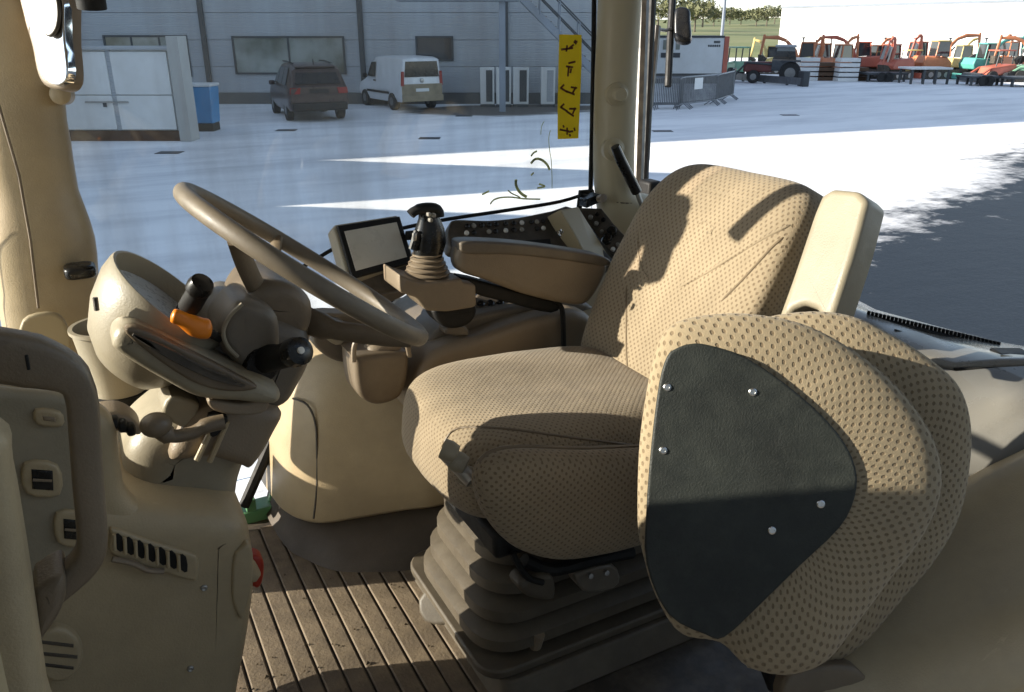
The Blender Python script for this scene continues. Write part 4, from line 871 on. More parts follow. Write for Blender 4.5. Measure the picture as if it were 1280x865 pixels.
# ------------------------------------------------------------------ operator seat
seat = thing('operator_seat', 'beige dotted fabric driver seat with tall backrest on rubber suspension bellows', 'seat', (0.75, 1.185, FL))
CY = 1.19
def cush(x, y, z):
    # waterfall front, side bolsters, dip in the middle
    zz = z
    if z > 0:
        zz = z * (1.0 + 0.10 * abs(y) ** 3) - 0.10 * (1 - abs(y)) * (1 - abs(x)) - 0.10 * max(0, -x - 0.2) ** 2 - 0.10 * max(0, x)
    else: zz = z * (0.75 + 0.25 * max(-1, min(1, -x)))
    xx = x * (1 - 0.10 * max(0, abs(y) - 0.3) * (1 if x < 0 else 0))
    return xx, y * (1 - 0.05 * max(0, -x)), zz
cmb = MB().superq((0.705, CY, 2.000), (0.255, 0, -0.012), (0, 0.205, 0), (0.012, 0, 0.095), 0.5, 0.36, 56, 28, cush)
cmb.build('cushion', 'seat_fabric_fine', seat, smooth=80); ch_ = surf(cmb)
pillow([(905, 640), (800, 674), (745, 688), (690, 694), (640, 680), (608, 648), (593, 610), (597, 584), (616, 567), (650, 560), (730, 562), (830, 560), (905, 575)], plane_y(0.965), 0.09, 5, 14, 2.8, flat_uv=True).build('side_bolster', 'seat_fabric', seat, smooth=80)
MB().tube(path_px([(598, 577), (614, 564), (650, 558), (730, 560), (800, 557)], 4, Y=0.940), 0.003, 6).build('piping', 'taupe_plastic', seat)
for pts, r_ in (([(553, 558), (566, 539), (590, 534), (640, 537), (700, 545), (790, 556)], 0.0022),):
    MB().tube([ch_(p.x, p.y, 0.0003) for p in cr([(a, b, 0) for a, b in pts], 8, False)], r_, 6).build('cushion_seam', 'taupe_plastic', seat, smooth=60)
# backrest
BX = Vector((math.sin(R(26)), 0, math.cos(R(26)))); BF = Vector((math.cos(R(26)), 0, -math.sin(R(26))))
bc = Vector((1.055, CY, 2.205))
def backf(x, y, z):
    # x thickness (negative = front), y width, z height
    w = 1.0 - 0.10 * max(0, z) ** 2 - 0.05 * max(0, -z)
    f = 0.0
    if x < 0: f = -0.55 * max(0, abs(y) - 0.55) * (1 - 0.6 * max(0, z)) + 0.10 * (1 - abs(y)) + 0.22 * max(0, z - 0.55)
    return x + f + 0.35 * max(0, z) ** 3, y * w, z
bmb = MB().superq(bc, BF * 0.075, Vector((0, 0.222, 0)), BX * 0.262, 0.34, 0.42, 56, 40, backf)
bmb.build('backrest', 'seat_fabric', seat, smooth=80)
bh = surf(bmb)
pmat('piping_brown', (0.17, 0.125, 0.075), 0.85, 0.15, 60, 0.1, 300)
def seam(pts, r, lift=0.0005, mat='taupe_plastic', name='back_seam', h=bh, n=8):
    q = cr([(a, b, 0) for a, b in pts], n, False)
    m_ = len(q)
    return MB().tube([h(p.x, p.y, lift - r * (1.2 if k in (0, m_ - 1) else 0.45)) for k, p in enumerate(q)], [r * min(1, 0.3 + 0.25 * min(k, m_ - 1 - k)) for k in range(m_)], 8, flat=1.0).build(name, mat, seat, smooth=60)
seam([(798, 285), (797, 310), (802, 335), (812, 350)], 0.0030, mat='seat_fabric')
seam([(783, 356), (783, 395), (783, 440), (786, 475)], 0.0026, mat='piping_brown')
seam([(900, 378), (922, 356), (946, 330), (966, 308), (980, 296)], 0.0030, mat='piping_brown')
seam([(846, 360), (880, 342), (920, 318), (955, 297), (990, 280)], 0.0045, mat='seat_fabric')
# faint round badge pressed into the cloth
bd = seam([(868 + 18 * math.cos(t) * 0.95 + 15, 284 + 19 * math.sin(t)) for t in [2 * math.pi * k / 14 for k in range(15)]], 0.0016, -0.0004, 'seat_fabric', 'embossed_badge', n=3)
MB().tube([bh(a, b, -0.0010) for a, b in ((873, 280), (879, 276), (886, 279), (892, 285), (889, 292), (883, 290))], 0.0022, 6).build('badge_figure', 'seat_fabric', bd, smooth=60)
# folded left armrest standing beside the backrest
arm = MB(); rext(arm, [(1016, 268), (1026, 244), (1040, 235), (1072, 238), (1084, 250), (1068, 312), (1040, 398), (1026, 398), (1020, 386), (1004, 380), (990, 386), (984, 396), (972, 396), (990, 346)], (at(1028, 320, Y=0.895), BF), 0.062, 0.010, -0.3, 4)
arm.build('folded_armrest', 'pod_plastic', seat, smooth=45)
# mechanism at the cushion front and below
MB().tube([at(556, 566, Y=1.05), at(590, 602, Y=1.0)], 0.012, 12).build('adjuster_bar', 'dull_metal', seat)
for (x, y) in ((562, 564), (574, 578), (586, 596)):
    MB().lathe(at(x, y, Y=1.02), Vector((0.6, -0.5, -0.3)), [(0.016, -0.012), (0.017, 0.0), (0.014, 0.012), (0.001, 0.014)], 18).build('adjuster_knob', 'pod_plastic', seat)
MB().box((0.50, 1.00, 1.875), (0.98, 1.36, 1.925)).build('seat_pan', 'black_rubber', seat, bevel=0.01)
bel = None
def rrect(x0, x1, y0, y1, z, r, n=6):
    out = []
    for cx, cy, a0 in ((x1 - r, y1 - r, 0), (x0 + r, y1 - r, 90), (x0 + r, y0 + r, 180), (x1 - r, y0 + r, 270)):
        for k in range(n + 1):
            a = R(a0 + 90 * k / n); out.append(Vector((cx + r * math.cos(a), cy + r * math.sin(a), z)))
    return out
rg = []; z = 1.625
for k in range(5):
    e = 0.012 * k; h = 0.052
    rg += [rrect(0.515 + e, 0.99 - e, 1.05 + e, 1.37 - e, z, 0.07), rrect(0.495 + e, 1.01 - e, 1.03 + e, 1.39 - e, z + h * 0.25, 0.08), rrect(0.495 + e, 1.01 - e, 1.03 + e, 1.39 - e, z + h * 0.7, 0.08), rrect(0.517 + e, 0.99 - e, 1.05 + e, 1.37 - e, z + h * 0.98, 0.07)]
    z += h
MB().loft(rg).build('suspension_bellows', 'bellows_rubber', seat, smooth=50)
MB().loft([rrect(0.485, 1.03, 1.01, 1.42, 1.605, 0.05), rrect(0.485, 1.03, 1.01, 1.42, 1.624, 0.05)]).build('base_plate', 'bellows_rubber', seat, bevel=0.004)
MB().loft([rrect(0.50, 1.05, 0.98, 1.45, FL - 0.002, 0.03), rrect(0.515, 1.04, 1.0, 1.43, 1.604, 0.03)]).build('seat_riser', 'bellows_rubber', seat, bevel=0.004)
MB().tube([(0.60, 1.045, 1.60), (0.605, 1.03, 1.66)], 0.011, 10).build('base_strap', 'tan_plastic', seat)
rext(MB(), [(718, 720), (730, 714), (765, 706), (776, 722), (768, 736), (738, 742), (726, 736)], plane_y(1.0), 0.04, 0.006, 2).build('control_plate', 'grey_brown', seat)
for x, y in ((738, 720), (758, 716)):
    MB().lathe(at(x, y, Y=0.995), (0, -1, 0.3), [(0.005, -0.004), (0.005, 0.003), (0.001, 0.004)], 10).build('plate_screw', 'dull_metal', seat)
rext(MB(), [(650, 735), (665, 722), (690, 720), (696, 738), (690, 752), (662, 748)], plane_y(0.99), 0.05, 0.010, 3).build('height_handle', 'bellows_rubber', seat)
MB().tube(path_px([(640, 690), (648, 706), (660, 722), (678, 728)], 4, Y=0.99), 0.006, 8).build('seat_cable', 'black_rubber', seat)
MB().tube(path_px([(655, 700), (690, 712), (740, 700), (790, 690)], 4, Y=1.01), 0.012, 8).build('slide_rail', 'black_rubber', seat)
# floor bracket in front of the seat
rext(MB(), [(522, 750), (545, 726), (566, 735), (572, 770), (556, 782), (530, 778)], (at(545, 760, Z=1.585), Vector((0.6, 0.5, -0.6)).normalized()), 0.03, 0.008, 2).build('floor_bracket', 'bellows_rubber', seat)

# ------------------------------------------------------------------ folded passenger seat
ps = thing('passenger_seat', 'folded instructor seat with black screwed back plate and two dotted cushions', 'seat', (0.72, 0.66, FL))
PP = plane_d(960, 610, 1.02, turn=R(-9))
pl1 = (PP[0] + PP[1] * 0.035, PP[1]); pl2 = (PP[0] + PP[1] * 0.135, PP[1])
c1 = [(803, 690), (797, 650), (799, 560), (808, 490), (820, 436), (838, 408), (870, 396), (930, 392), (1000, 404), (1060, 434), (1110, 474), (1150, 522), (1172, 570), (1173, 620), (1150, 672), (1112, 722), (1064, 786), (1030, 826), (982, 842), (934, 832), (900, 802), (850, 790), (820, 745)]
pillow(c1, pl1, 0.085, 5, 18, 2.4).build('front_cushion', 'passenger_fabric', ps, smooth=80)
c2 = [(850, 720), (850, 560), (880, 450), (940, 404), (1000, 390), (1060, 394), (1112, 418), (1160, 448), (1196, 482), (1211, 530), (1208, 592), (1194, 650), (1164, 702), (1130, 742), (1080, 800), (1040, 826), (985, 836), (910, 790)]
pillow(c2, pl2, 0.095, 5, 18, 2.6).build('rear_cushion', 'passenger_fabric', ps, smooth=80)
plate_px = [(845, 436), (862, 430), (885, 431), (935, 448), (1000, 494), (1048, 542), (1070, 585), (1069, 622), (1050, 660), (1000, 708), (950, 757), (906, 797), (882, 794), (835, 768), (808, 705), (808, 640), (814, 560), (824, 480), (834, 446)]
plp = (PP[0] - PP[1] * 0.010, PP[1])
bp = rext(MB(), plate_px, plp, 0.012, 0.003, 3, 3).build('back_plate', 'plate_vinyl', ps, smooth=40)
for x, y in ((834, 484), (941, 490), (829, 563), (1026, 630), (965, 663)):
    MB().lathe(at(x, y, pl=plp), -PP[1], [(0.0050, -0.002), (0.0050, 0.0010), (0.0038, 0.0020), (0.0028, 0.0022), (0.0026, 0.0018), (0.001, 0.0018)], 16).build('plate_screw', 'chrome', bp)
MB().tube([at(q[0], q[1], pl=(pl1[0] - PP[1] * 0.0, PP[1])) for q in [(p.x, p.y) for p in cr([(a, b, 0) for a, b in c1[9:20]], 3, False)]], 0.0022, 6).build('cushion_piping', 'seat_fabric_fine', ps)
MB().obox(at(1000, 640, D=1.26), RGT * 0.09, FWD * 0.05, UP * 0.10).build('seat_bracket', 'black_rubber', ps, bevel=0.006)
MB().obox(at(990, 760, D=1.24), RGT * 0.03, FWD * 0.03, UP * 0.14).build('seat_bracket', 'black_rubber', ps, bevel=0.006)
rext(MB(), [(985, 845), (1030, 832), (1075, 838), (1090, 880), (985, 890)], plane_d(1030, 860, 1.10), 0.04, 0.008).build('hinge_cover', 'taupe_plastic', ps)
# ------------------------------------------------------------------ the yard
def structure(o, name=None): o['kind'] = 'structure'; return o
g = MB(); n = 24
g.box((-900, -900, -0.5), (900, 900, 0)); structure(g.build('ground', 'snowy_yard', smooth=0))
# rising fields
hl = MB(OUT); rows = []
for (y, z) in ((75, -0.3), (95, 0.2), (150, 1.0), (220, 2.1), (300, 3.2), (420, 5.5), (520, 8.5), (700, 7.0)):
    rows.append([(x, y + 0.10 * x * 0.3, z * (1 + 0.18 * math.sin(x * 0.013 + y * 0.01)) - (0.3 if z < 0 else 0)) for x in range(-420, 520, 20)])
hl.loft(rows, cap=False, closed=False); structure(hl.build('hill_field', 'field_green', smooth=60))

# --- offices on the left: clad wall in bays
WY = 33.0
off = thing('clad_office', 'long grey panel clad office building with a dark base strip', 'building', OUT @ Vector((-8, WY, 0)))
def ox(px, y=WY, py=100): d = ray(px, py); return d.dot(RGT) / d.dot(FWD) * y
cols = [-34, -26, -19.0, ox(262), ox(455), ox(632), 4.6]
MB(OUT).box((-34, WY + 0.20, 0), (4.6, WY + 22, 8.2)).build('shell', 'plinth_grey', off)
MB(OUT).box((-34, WY - 0.03, 0), (4.6, WY + 0.19, 0.42)).build('base_strip', 'plinth_grey', off)
for i in range(len(cols) - 1):
    for k in range(8):
        z0 = 0.425 + k * 0.97
        MB(OUT).box((cols[i] + 0.012, WY + 0.03 + random.uniform(0, 0.006), z0), (cols[i + 1] - 0.012, WY + 0.195, z0 + 0.955)).build('wall_panel', 'cladding', off)
for c in cols[2:]:
    MB(OUT).box((c - 0.10, WY - 0.10, 0), (c + 0.10, WY + 0.028, 8.2)).build('drainpipe', 'dark_steel', off, bevel=0.03)
def owin(x0, y0, x1, y1, mat='office_glass', mull=0):
    def P(px, py):
        d = ray(px, py); t = (WY - 0.02) / d.dot(FWD); return d.dot(RGT) * t, CH + d.z * t
    ax, az = P(x0, y0); bx, bz = P(x1, y1)
    fr = MB(OUT)
    for lo, hi in (((ax, az - 0.07), (bx, az)), ((ax, bz), (bx, bz + 0.07)), ((ax, bz + 0.07), (ax + 0.07, az - 0.07)), ((bx - 0.07, bz + 0.07), (bx, az - 0.07))):
        fr.box((lo[0], WY - 0.05, lo[1]), (hi[0], WY + 0.028, hi[1]))
    for m_ in range(mull):
        mx = ax + (bx - ax) * (m_ + 1) / (mull + 1); fr.box((mx - 0.03, WY - 0.045, bz + 0.07), (mx + 0.03, WY + 0.028, az - 0.07))
    w = fr.build('window_frame', 'dark_steel', off)
    MB(OUT).box((ax + 0.07, WY - 0.01, bz + 0.07), (bx - 0.07, WY + 0.0, az - 0.07)).build('pane', mat, w)
owin(289, 45, 433, 93, mull=1); owin(128, 44, 240, 96, mull=2); owin(519, 45, 567, 76, 'dark_glass'); owin(-120, 44, 20, 93, mull=1)
# outside staircase on the office wall
sc_ = thing('steel_staircase', 'grey steel outdoor staircase with brown treads climbing the office wall', 'staircase', OUT @ Vector((3.0, 29, 0)))
def sxz(px, py, y):
    d = ray(px, py); t = y / d.dot(FWD); return Vector((d.dot(RGT) * t, y, CH + d.z * t))
SYY = 29.5
a, b = sxz(650, -8, SYY), sxz(748, 92, SYY)
dv = (b - a)
for dy in (0, 1.1):
    MB(OUT).prism([a + Vector((0, dy, 0.10)), b + Vector((0, dy, 0.10)), b + Vector((0, dy, -0.22)), a + Vector((0, dy, -0.22))], (0, 0.05, 0)).build('stringer', 'blue_grey_steel', sc_)
    for h in (0.55, 1.05):
        MB(OUT).tube([a + Vector((0, dy, h)), b + Vector((0, dy, h))], 0.025, 6).build('handrail', 'dark_steel', sc_)
    for k in range(5):
        q = a + dv * (k / 4.0); MB(OUT).tube([q + Vector((0, dy, 0)), q + Vector((0, dy, 1.08))], 0.025, 6).build('rail_post', 'blue_grey_steel', sc_)
for k in range(16):
    q = a + dv * (k / 16.0) + dv / 32
    MB(OUT).box((q.x - 0.14, SYY + 0.06, q.z - 0.02), (q.x + 0.14, SYY + 1.09, q.z + 0.02)).build('tread', 'stair_tread', sc_)
MB(OUT).box((a.x - 4.2, SYY, a.z - 0.22), (a.x - 0.02, SYY + 1.15, a.z + 0.1)).build('landing', 'blue_grey_steel', sc_)
q = sxz(628, 125, SYY); q2 = sxz(626, 0, SYY)
MB(OUT).box((q.x - 0.11, SYY + 0.2, 0), (q.x + 0.11, SYY + 0.42, a.z - 0.225)).build('support_post', 'blue_grey_steel', sc_)
# condenser cabinets
for i, (x0, x1, lab) in enumerate(((600, 618, 'pale outdoor cabinet standing left of the staircase post'), (620, 639, 'pale outdoor cabinet right behind the staircase post'), (641, 661, 'pale outdoor cabinet joined to the one behind the post'), (676, 694, 'pale outdoor cabinet alone under the sloping stair flight'))):
    p = Vector((ox((x0 + x1) / 2, 31.6, 110), 31.6, 0)); w = (x1 - x0) / 1081.0 * p.y * 0.5
    t = thing('condenser_cabinet', lab, 'cabinet', OUT @ p, 'outdoor units under the stairs')
    MB(OUT).box((p.x - w, p.y, 0.1), (p.x + w, p.y + 0.5, 1.42)).build('casing', 'white_paint', t, bevel=0.02)
    MB(OUT).box((p.x - w, p.y + 0.02, 0), (p.x + w, p.y + 0.48, 0.098)).build('plinth', 'dark_steel', t)
    MB(OUT).box((p.x - w * 0.15, p.y - 0.02, 0.2), (p.x + w * 0.75, p.y - 0.002, 1.32)).build('grille', 'dark_steel' if i < 3 else 'cladding', t)
# white store with double doors
SD = 21.6
sp0, sp1 = sxz(60, 190, SD), sxz(236, 184, SD)
store = thing('white_store', 'low white double door store shed with a grey corner post', 'shed', OUT @ Vector((sp0.x, SD, 0)))
xl, xr = -16.5, sp1.x - 0.16; xm = sxz(151, 170, SD).x; top = sxz(150, 62, SD).z
MB(OUT).box((xl, SD + 0.08, 0.05), (xr, SD + 0.6, top)).build('shell', 'white_paint', store)
MB(OUT).box((xl, SD + 0.0, 0.0), (xr, SD + 0.12, 0.26)).build('sill_board', 'brown_wood', store)
d1 = None
for x0, x1 in ((xm - 2.6, xm - 0.06), (xm + 0.06, xr - 0.08)):
    for z0, z1 in ((0.29, 1.14), (1.16, top - 0.05)):
        dd = MB(OUT).box((x0, SD + 0.0, z0), (x1, SD + 0.075, z1)).build('door_panel', 'white_paint', store, bevel=0.01)
        d1 = d1 or dd
MB(OUT).box((xm - 0.055, SD + 0.03, 0.27), (xm + 0.055, SD + 0.075, top)).build('door_gap', 'cladding', store)
MB(OUT).tube([(xm - 0.75, SD - 0.03, 0.98), (xm + 0.35, SD - 0.03, 0.98)], 0.022, 6).build('bolt', 'dull_metal', store)
MB(OUT).box((xm - 0.30, SD - 0.045, 0.86), (xm - 0.22, SD - 0.002, 0.96)).build('padlock', 'dark_steel', store)
MB(OUT).box((xr, SD - 0.10, 0), (xr + 0.30, SD + 0.5, top + 0.32)).build('corner_post', 'grey_render', store, bevel=0.01)
MB(OUT).box((xl, SD - 0.06, top + 0.002), (xr - 0.002, SD + 0.65, top + 0.08)).build('roof', 'cladding', store)
# blue bin
p = yard(257, 163)
t = thing('wheelie_bin', 'blue plastic bin with snow dusted lid beside the white store', 'bin', OUT @ p)
w = 0.40
MB(OUT).loft([[(p.x - w * k, p.y - 0.32 * k, z), (p.x + w * k, p.y - 0.32 * k, z), (p.x + w * k, p.y + 0.4 * k, z), (p.x - w * k, p.y + 0.4 * k, z)] for z, k in ((0.22, 0.86), (1.22, 1.0))]).build('body', 'blue_plastic', t, bevel=0.03)
MB(OUT).box((p.x - 0.42, p.y - 0.36, 1.222), (p.x + 0.42, p.y + 0.44, 1.30)).build('lid', 'white_paint', t, bevel=0.03)
MB(OUT).box((p.x - 0.33, p.y - 0.28, 0.0), (p.x + 0.33, p.y + 0.3, 0.218)).build('base', 'car_black', t)
MB(OUT).box((p.x - 0.36, p.y - 0.335, 0.85), (p.x - 0.12, p.y - 0.318, 1.1)).build('label_plate', 'dark_steel', t)

# --- cars
def car(name, label, cat, pos, head, L, W, H, st, mats, rear_z, belt, glass_rear, van=False):
    """st: stations (x from tail 0..1, z bottom, z belt, z roof, half width, half roof width)"""
    M = OUT @ Matrix.Translation(pos) @ Matrix.Rotation(head, 4, 'Z')      # local +y ahead, +x right
    t = thing(name, label, cat, (M @ Vector((0, 0, 0))))
    rings = []
    for s, zb, zt, zr, hw, rw in st:
        y = (s - 0.5) * L
        rings.append([(-hw * 0.92, y, zb), (hw * 0.92, y, zb), (hw, y, zb + 0.18), (hw, y, zt - 0.12), (hw * 0.97, y, zt), (rw, y, zr - 0.05), (rw * 0.82, y, zr), (-rw * 0.82, y, zr), (-rw, y, zr - 0.05), (-hw * 0.97, y, zt), (-hw, y, zt - 0.12), (-hw, y, zb + 0.18)])
    body = MB(M).loft(rings).build('body', mats['body'], t, smooth=40, bevel=0.02)
    return t, M, body
def wheel_at(M, x, y, r, t):
    w = MB(M).lathe((x, y, r), (1, 0, 0), [(r * 0.72, -0.11), (r * 0.95, -0.11), (r, -0.08), (r, 0.08), (r * 0.95, 0.11), (r * 0.72, 0.11)], 24).build('wheel', 'tyre', t, smooth=40)
    for sx in (-1, 1):
        MB(M).lathe((x + sx * 0.085, y, r), (sx, 0, 0), [(r * 0.70, 0), (r * 0.70, 0.02), (r * 0.3, 0.03), (0.01, 0.03)], 16).build('rim', 'rim_grey', w)
def quad(M, pts, name, mat, parent, th=0.012, bevel=0.0):
    p = [Vector(q) for q in pts]; n = (p[1] - p[0]).cross(p[2] - p[0]).normalized()
    return MB(M).prism(p, n * th).build(name, mat, parent, bevel=bevel)
# dark suv
pos = yard(377, 148) + Vector((0.0, 0.9, 0)); pos.z = 0
L, W, H = 4.5, 0.94, 1.72
stn = [(0.0, 0.42, 1.02, 1.06, 0.86, 0.74), (0.02, 0.36, 1.04, 1.12, 0.92, 0.78), (0.07, 0.32, 1.06, 1.58, 0.94, 0.74), (0.12, 0.30, 1.06, 1.68, 0.94, 0.72), (0.30, 0.28, 1.05, 1.73, 0.94, 0.73), (0.48, 0.28, 1.04, 1.72, 0.94, 0.72), (0.58, 0.28, 1.03, 1.62, 0.94, 0.70), (0.70, 0.28, 1.02, 1.14, 0.94, 0.72), (0.85, 0.30, 0.95, 1.04, 0.93, 0.74), (0.97, 0.36, 0.80, 0.90, 0.88, 0.70), (1.0, 0.42, 0.70, 0.76, 0.80, 0.62)]
t, M, body = car('parked_car', 'dark brown mud splashed hatchback car parked by the office wall', 'car', pos, R(24), L, W, H, stn, {'body': 'car_paint'}, 1.0, 1.05, None)
yr = -L / 2
quad(M, [(-0.70, yr + 0.09, 1.14), (0.70, yr + 0.09, 1.14), (0.60, yr + 0.36, 1.60), (-0.60, yr + 0.36, 1.60)], 'rear_window', 'car_glass', t, 0.02)
for sx in (-1, 1):
    l = quad(M, [(sx * 0.60, yr - 0.03, 0.86), (sx * 0.90, yr + 0.02, 0.86), (sx * 0.88, yr + 0.03, 1.04), (sx * 0.56, yr - 0.01, 1.04)], 'tail_lamp', 'tail_red', t, 0.03)
    for (a0, a1) in ((0.13, 0.29), (0.31, 0.46), (0.475, 0.62)):
        ya, yb = (a0 - 0.5) * L, (a1 - 0.5) * L
        top = 1.62 if a1 < 0.6 else 1.48
        quad(M, [(sx * 0.925, ya, 1.10), (sx * 0.925, yb, 1.10), (sx * 0.76, yb - (0.1 if a1 > 0.6 else 0), top), (sx * 0.76, ya + (0.12 if a0 < 0.2 else 0), 1.60)], 'side_window', 'car_glass', t, 0.01)
    for ya in (-1.30, 1.36): wheel_at(M, sx * 0.82, ya, 0.35, t)
    MB(M).superq((sx * 1.02, 0.45, 1.08), (0.10, 0, 0), (0, 0.06, 0), (0, 0, 0.075), 0.6, 0.6, 14, 8).build('door_mirror', 'car_paint', t)
    MB(M).tube([(sx * 0.60, 0.35, 1.755), (sx * 0.62, -0.3, 1.77), (sx * 0.60, -1.5, 1.735)], 0.02, 6).build('roof_rail', 'car_black', t)
quad(M, [(-0.30, yr - 0.02, 0.88), (0.30, yr - 0.02, 0.88), (0.30, yr + 0.0, 1.0), (-0.30, yr + 0.0, 1.0)], 'plate_recess', 'car_black', t, 0.02)
MB(M).box((-0.86, yr - 0.06, 0.36), (0.86, yr + 0.12, 0.60)).build('rear_bumper', 'car_black', t, bevel=0.04)
MB(M).tube([(0.0, yr + 0.55, 1.70), (0.0, yr + 0.60, 1.86)], 0.018, 6).build('aerial', 'car_black', t)
MB(M).box((-0.62, yr + 0.30, 1.62), (0.62, yr + 0.42, 1.655)).build('roof_spoiler', 'car_paint', t, bevel=0.01)
# white van
pos = yard(503, 137) + Vector((-0.3, 1.3, 0)); pos.z = 0
L = 4.0
stn = [(0.0, 0.40, 1.02, 1.70, 0.83, 0.72), (0.012, 0.34, 1.02, 1.78, 0.85, 0.75), (0.05, 0.30, 1.02, 1.82, 0.85, 0.76), (0.40, 0.28, 1.02, 1.84, 0.85, 0.76), (0.58, 0.28, 1.02, 1.80, 0.85, 0.73), (0.66, 0.28, 1.01, 1.62, 0.85, 0.70), (0.80, 0.28, 0.98, 1.10, 0.84, 0.68), (0.93, 0.32, 0.84, 0.95, 0.82, 0.66), (1.0, 0.40, 0.62, 0.72, 0.76, 0.58)]
stn = [(a, b, c, d, e * 0.96, f * 0.96) for a, b, c, d, e, f in stn]
t, M, body = car('parked_van', 'small white van with mud and a painted reflection browning its tailgate parked nose to the office wall', 'van', pos, R(33), L, 0.85, 1.84, stn, {'body': 'van_white'}, 1.0, 1.0, None, True)
yr = -L / 2
quad(M, [(-0.68, yr - 0.012, 1.16), (0.68, yr - 0.012, 1.16), (0.62, yr + 0.0, 1.68), (-0.62, yr + 0.0, 1.68)], 'rear_window', 'car_glass', t, 0.015)
quad(M, [(-0.80, yr - 0.012, 0.36), (0.80, yr - 0.012, 0.36), (0.80, yr - 0.012, 0.92), (-0.80, yr - 0.012, 0.92)], 'brown_tailgate', 'van_mud_reflection', t, 0.015)  # mud and the brown reflection over the van, painted as one panel
MB(M).box((-0.82, yr - 0.09, 0.32), (0.82, yr - 0.03, 0.54)).build('rear_bumper', 'van_mud_reflection', t, bevel=0.02)
quad(M, [(-0.26, yr - 0.035, 0.66), (0.26, yr - 0.035, 0.66), (0.26, yr - 0.035, 0.77), (-0.26, yr - 0.035, 0.77)], 'number_plate', 'white_paint', t, 0.01)
MB(M).lathe((0, yr - 0.01, 1.04), (0, -1, 0), [(0.08, 0), (0.08, 0.02), (0.05, 0.03), (0.01, 0.03)], 16).build('badge', 'dull_metal', t)
for sx in (-1, 1):
    quad(M, [(sx * 0.84, yr - 0.012, 0.86), (sx * 0.72, yr - 0.015, 0.86), (sx * 0.70, yr - 0.012, 1.35), (sx * 0.81, yr - 0.01, 1.35)], 'tail_lamp', 'tail_red', t, 0.02)
    quad(M, [(sx * 0.842, 0.20, 1.10), (sx * 0.842, 0.86, 1.10), (sx * 0.745, 0.62, 1.60), (sx * 0.765, 0.20, 1.62)], 'side_window', 'car_glass', t, 0.012)
    for ya in (-1.20, 1.22): wheel_at(M, sx * 0.74, ya, 0.30, t)
    MB(M).superq((sx * 0.95, 0.85, 1.12), (0.10, 0, 0), (0, 0.05, 0), (0, 0, 0.085), 0.6, 0.6, 14, 8).build('door_mirror', 'car_black', t)
    MB(M).box((sx * 0.852 - 0.01, 0.12, 0.95), (sx * 0.852 + 0.01, 0.30, 1.0)).build('door_handle', 'car_black', t)
    MB(M).box((sx * 0.852 - 0.008, -1.0, 0.55), (sx * 0.852 + 0.008, 0.95, 0.63)).build('rub_strip', 'car_black', t)

# --- right part of the yard
p = yard(866, 100)
pc_ = thing('site_cabin', 'white flat roofed site cabin with a red end behind metal barriers', 'cabin', OUT @ p)
CYD = 46.0
def cx_(px): return ox(px, CYD, 70)
z0, z1 = sxz(860, 92, CYD).z, sxz(860, 47, CYD).z
MB(OUT).box((cx_(770), CYD, z0), (cx_(904), CYD + 2.6, z1)).build('wall', 'white_paint', pc_, bevel=0.03)
MB(OUT).box((cx_(904) + 0.002, CYD - 0.03, z0), (cx_(910), CYD + 2.7, z1 + 0.06)).build('end_wall', 'digger_red', pc_, bevel=0.02)
MB(OUT).box((cx_(770), CYD - 0.04, z1 + 0.002), (cx_(904), CYD + 2.65, z1 + 0.10)).build('roof', 'dark_steel', pc_)
MB(OUT).box((cx_(770), CYD + 0.1, 0), (cx_(908), CYD + 2.4, z0 - 0.002)).build('chassis', 'plinth_grey', pc_)
MB(OUT).box((cx_(826), CYD - 0.03, sxz(0, 72, CYD).z), (cx_(850), CYD - 0.002, sxz(0, 66, CYD).z)).build('vent', 'dark_steel', pc_)
for k in range(3):
    MB(OUT).box((cx_(828 + 8 * k), CYD - 0.03, sxz(0, 62, CYD).z), (cx_(833 + 8 * k), CYD - 0.002, sxz(0, 50, CYD).z)).build('window', 'office_glass', pc_)
for (a0, a1, b0, b1) in ((891, 899, 51, 54), (884, 900, 56, 58.5)):
    z_a, z_b = sxz(0, b1, CYD).z, sxz(0, b0, CYD).z; xa, xb = cx_(a0), cx_(a1); nb = 6
    mb = MB(OUT)
    for k in range(nb):
        w_ = (xb - xa) / nb; mb.box((xa + k * w_, CYD - 0.02, z_a), (xa + k * w_ + w_ * 0.7, CYD - 0.002, z_b))
    mb.build('lettering', 'dark_steel', pc_)
# crowd barriers
def barrier(pa, pb, label, sign=False):
    a = Vector(pa); b = Vector(pb); d = b - a; t = thing('crowd_barrier', label, 'barrier', OUT @ a, 'metal barriers round the snow free patch')
    nx = Vector((-d.y, d.x, 0)).normalized()
    fr = MB(OUT).tube([a + Vector((0, 0, 0.18)), a + Vector((0, 0, 1.05)), a + d * 0.04 + Vector((0, 0, 1.10)), b - d * 0.04 + Vector((0, 0, 1.10)), b + Vector((0, 0, 1.05)), b + Vector((0, 0, 0.18)), a + Vector((0, 0, 0.18))], 0.024, 6).build('frame', 'galvanised', t)
    for k in range(1, 16):
        q = a + d * (k / 16.0); MB(OUT).tube([q + Vector((0, 0, 0.19)), q + Vector((0, 0, 1.09))], 0.017, 5).build('bar', 'galvanised', t)
    for k in (0.12, 0.88):
        q = a + d * k; MB(OUT).tube([q - nx * 0.3, q + Vector((0, 0, 0.2)), q + nx * 0.3], 0.018, 5).build('foot', 'galvanised', t)
    if sign:
        q = a + d * 0.45; MB(OUT).prism([q - nx * 0.05 + d.normalized() * s_ + Vector((0, 0, z_)) for s_, z_ in ((-0.3, 0.66), (0.3, 0.66), (0.3, 1.06), (-0.3, 1.06))], -nx * 0.01).build('sign_board', 'white_paint', t)
ps_ = [yard(812, 137), yard(848, 137), yard(894, 131), yard(914, 124)]
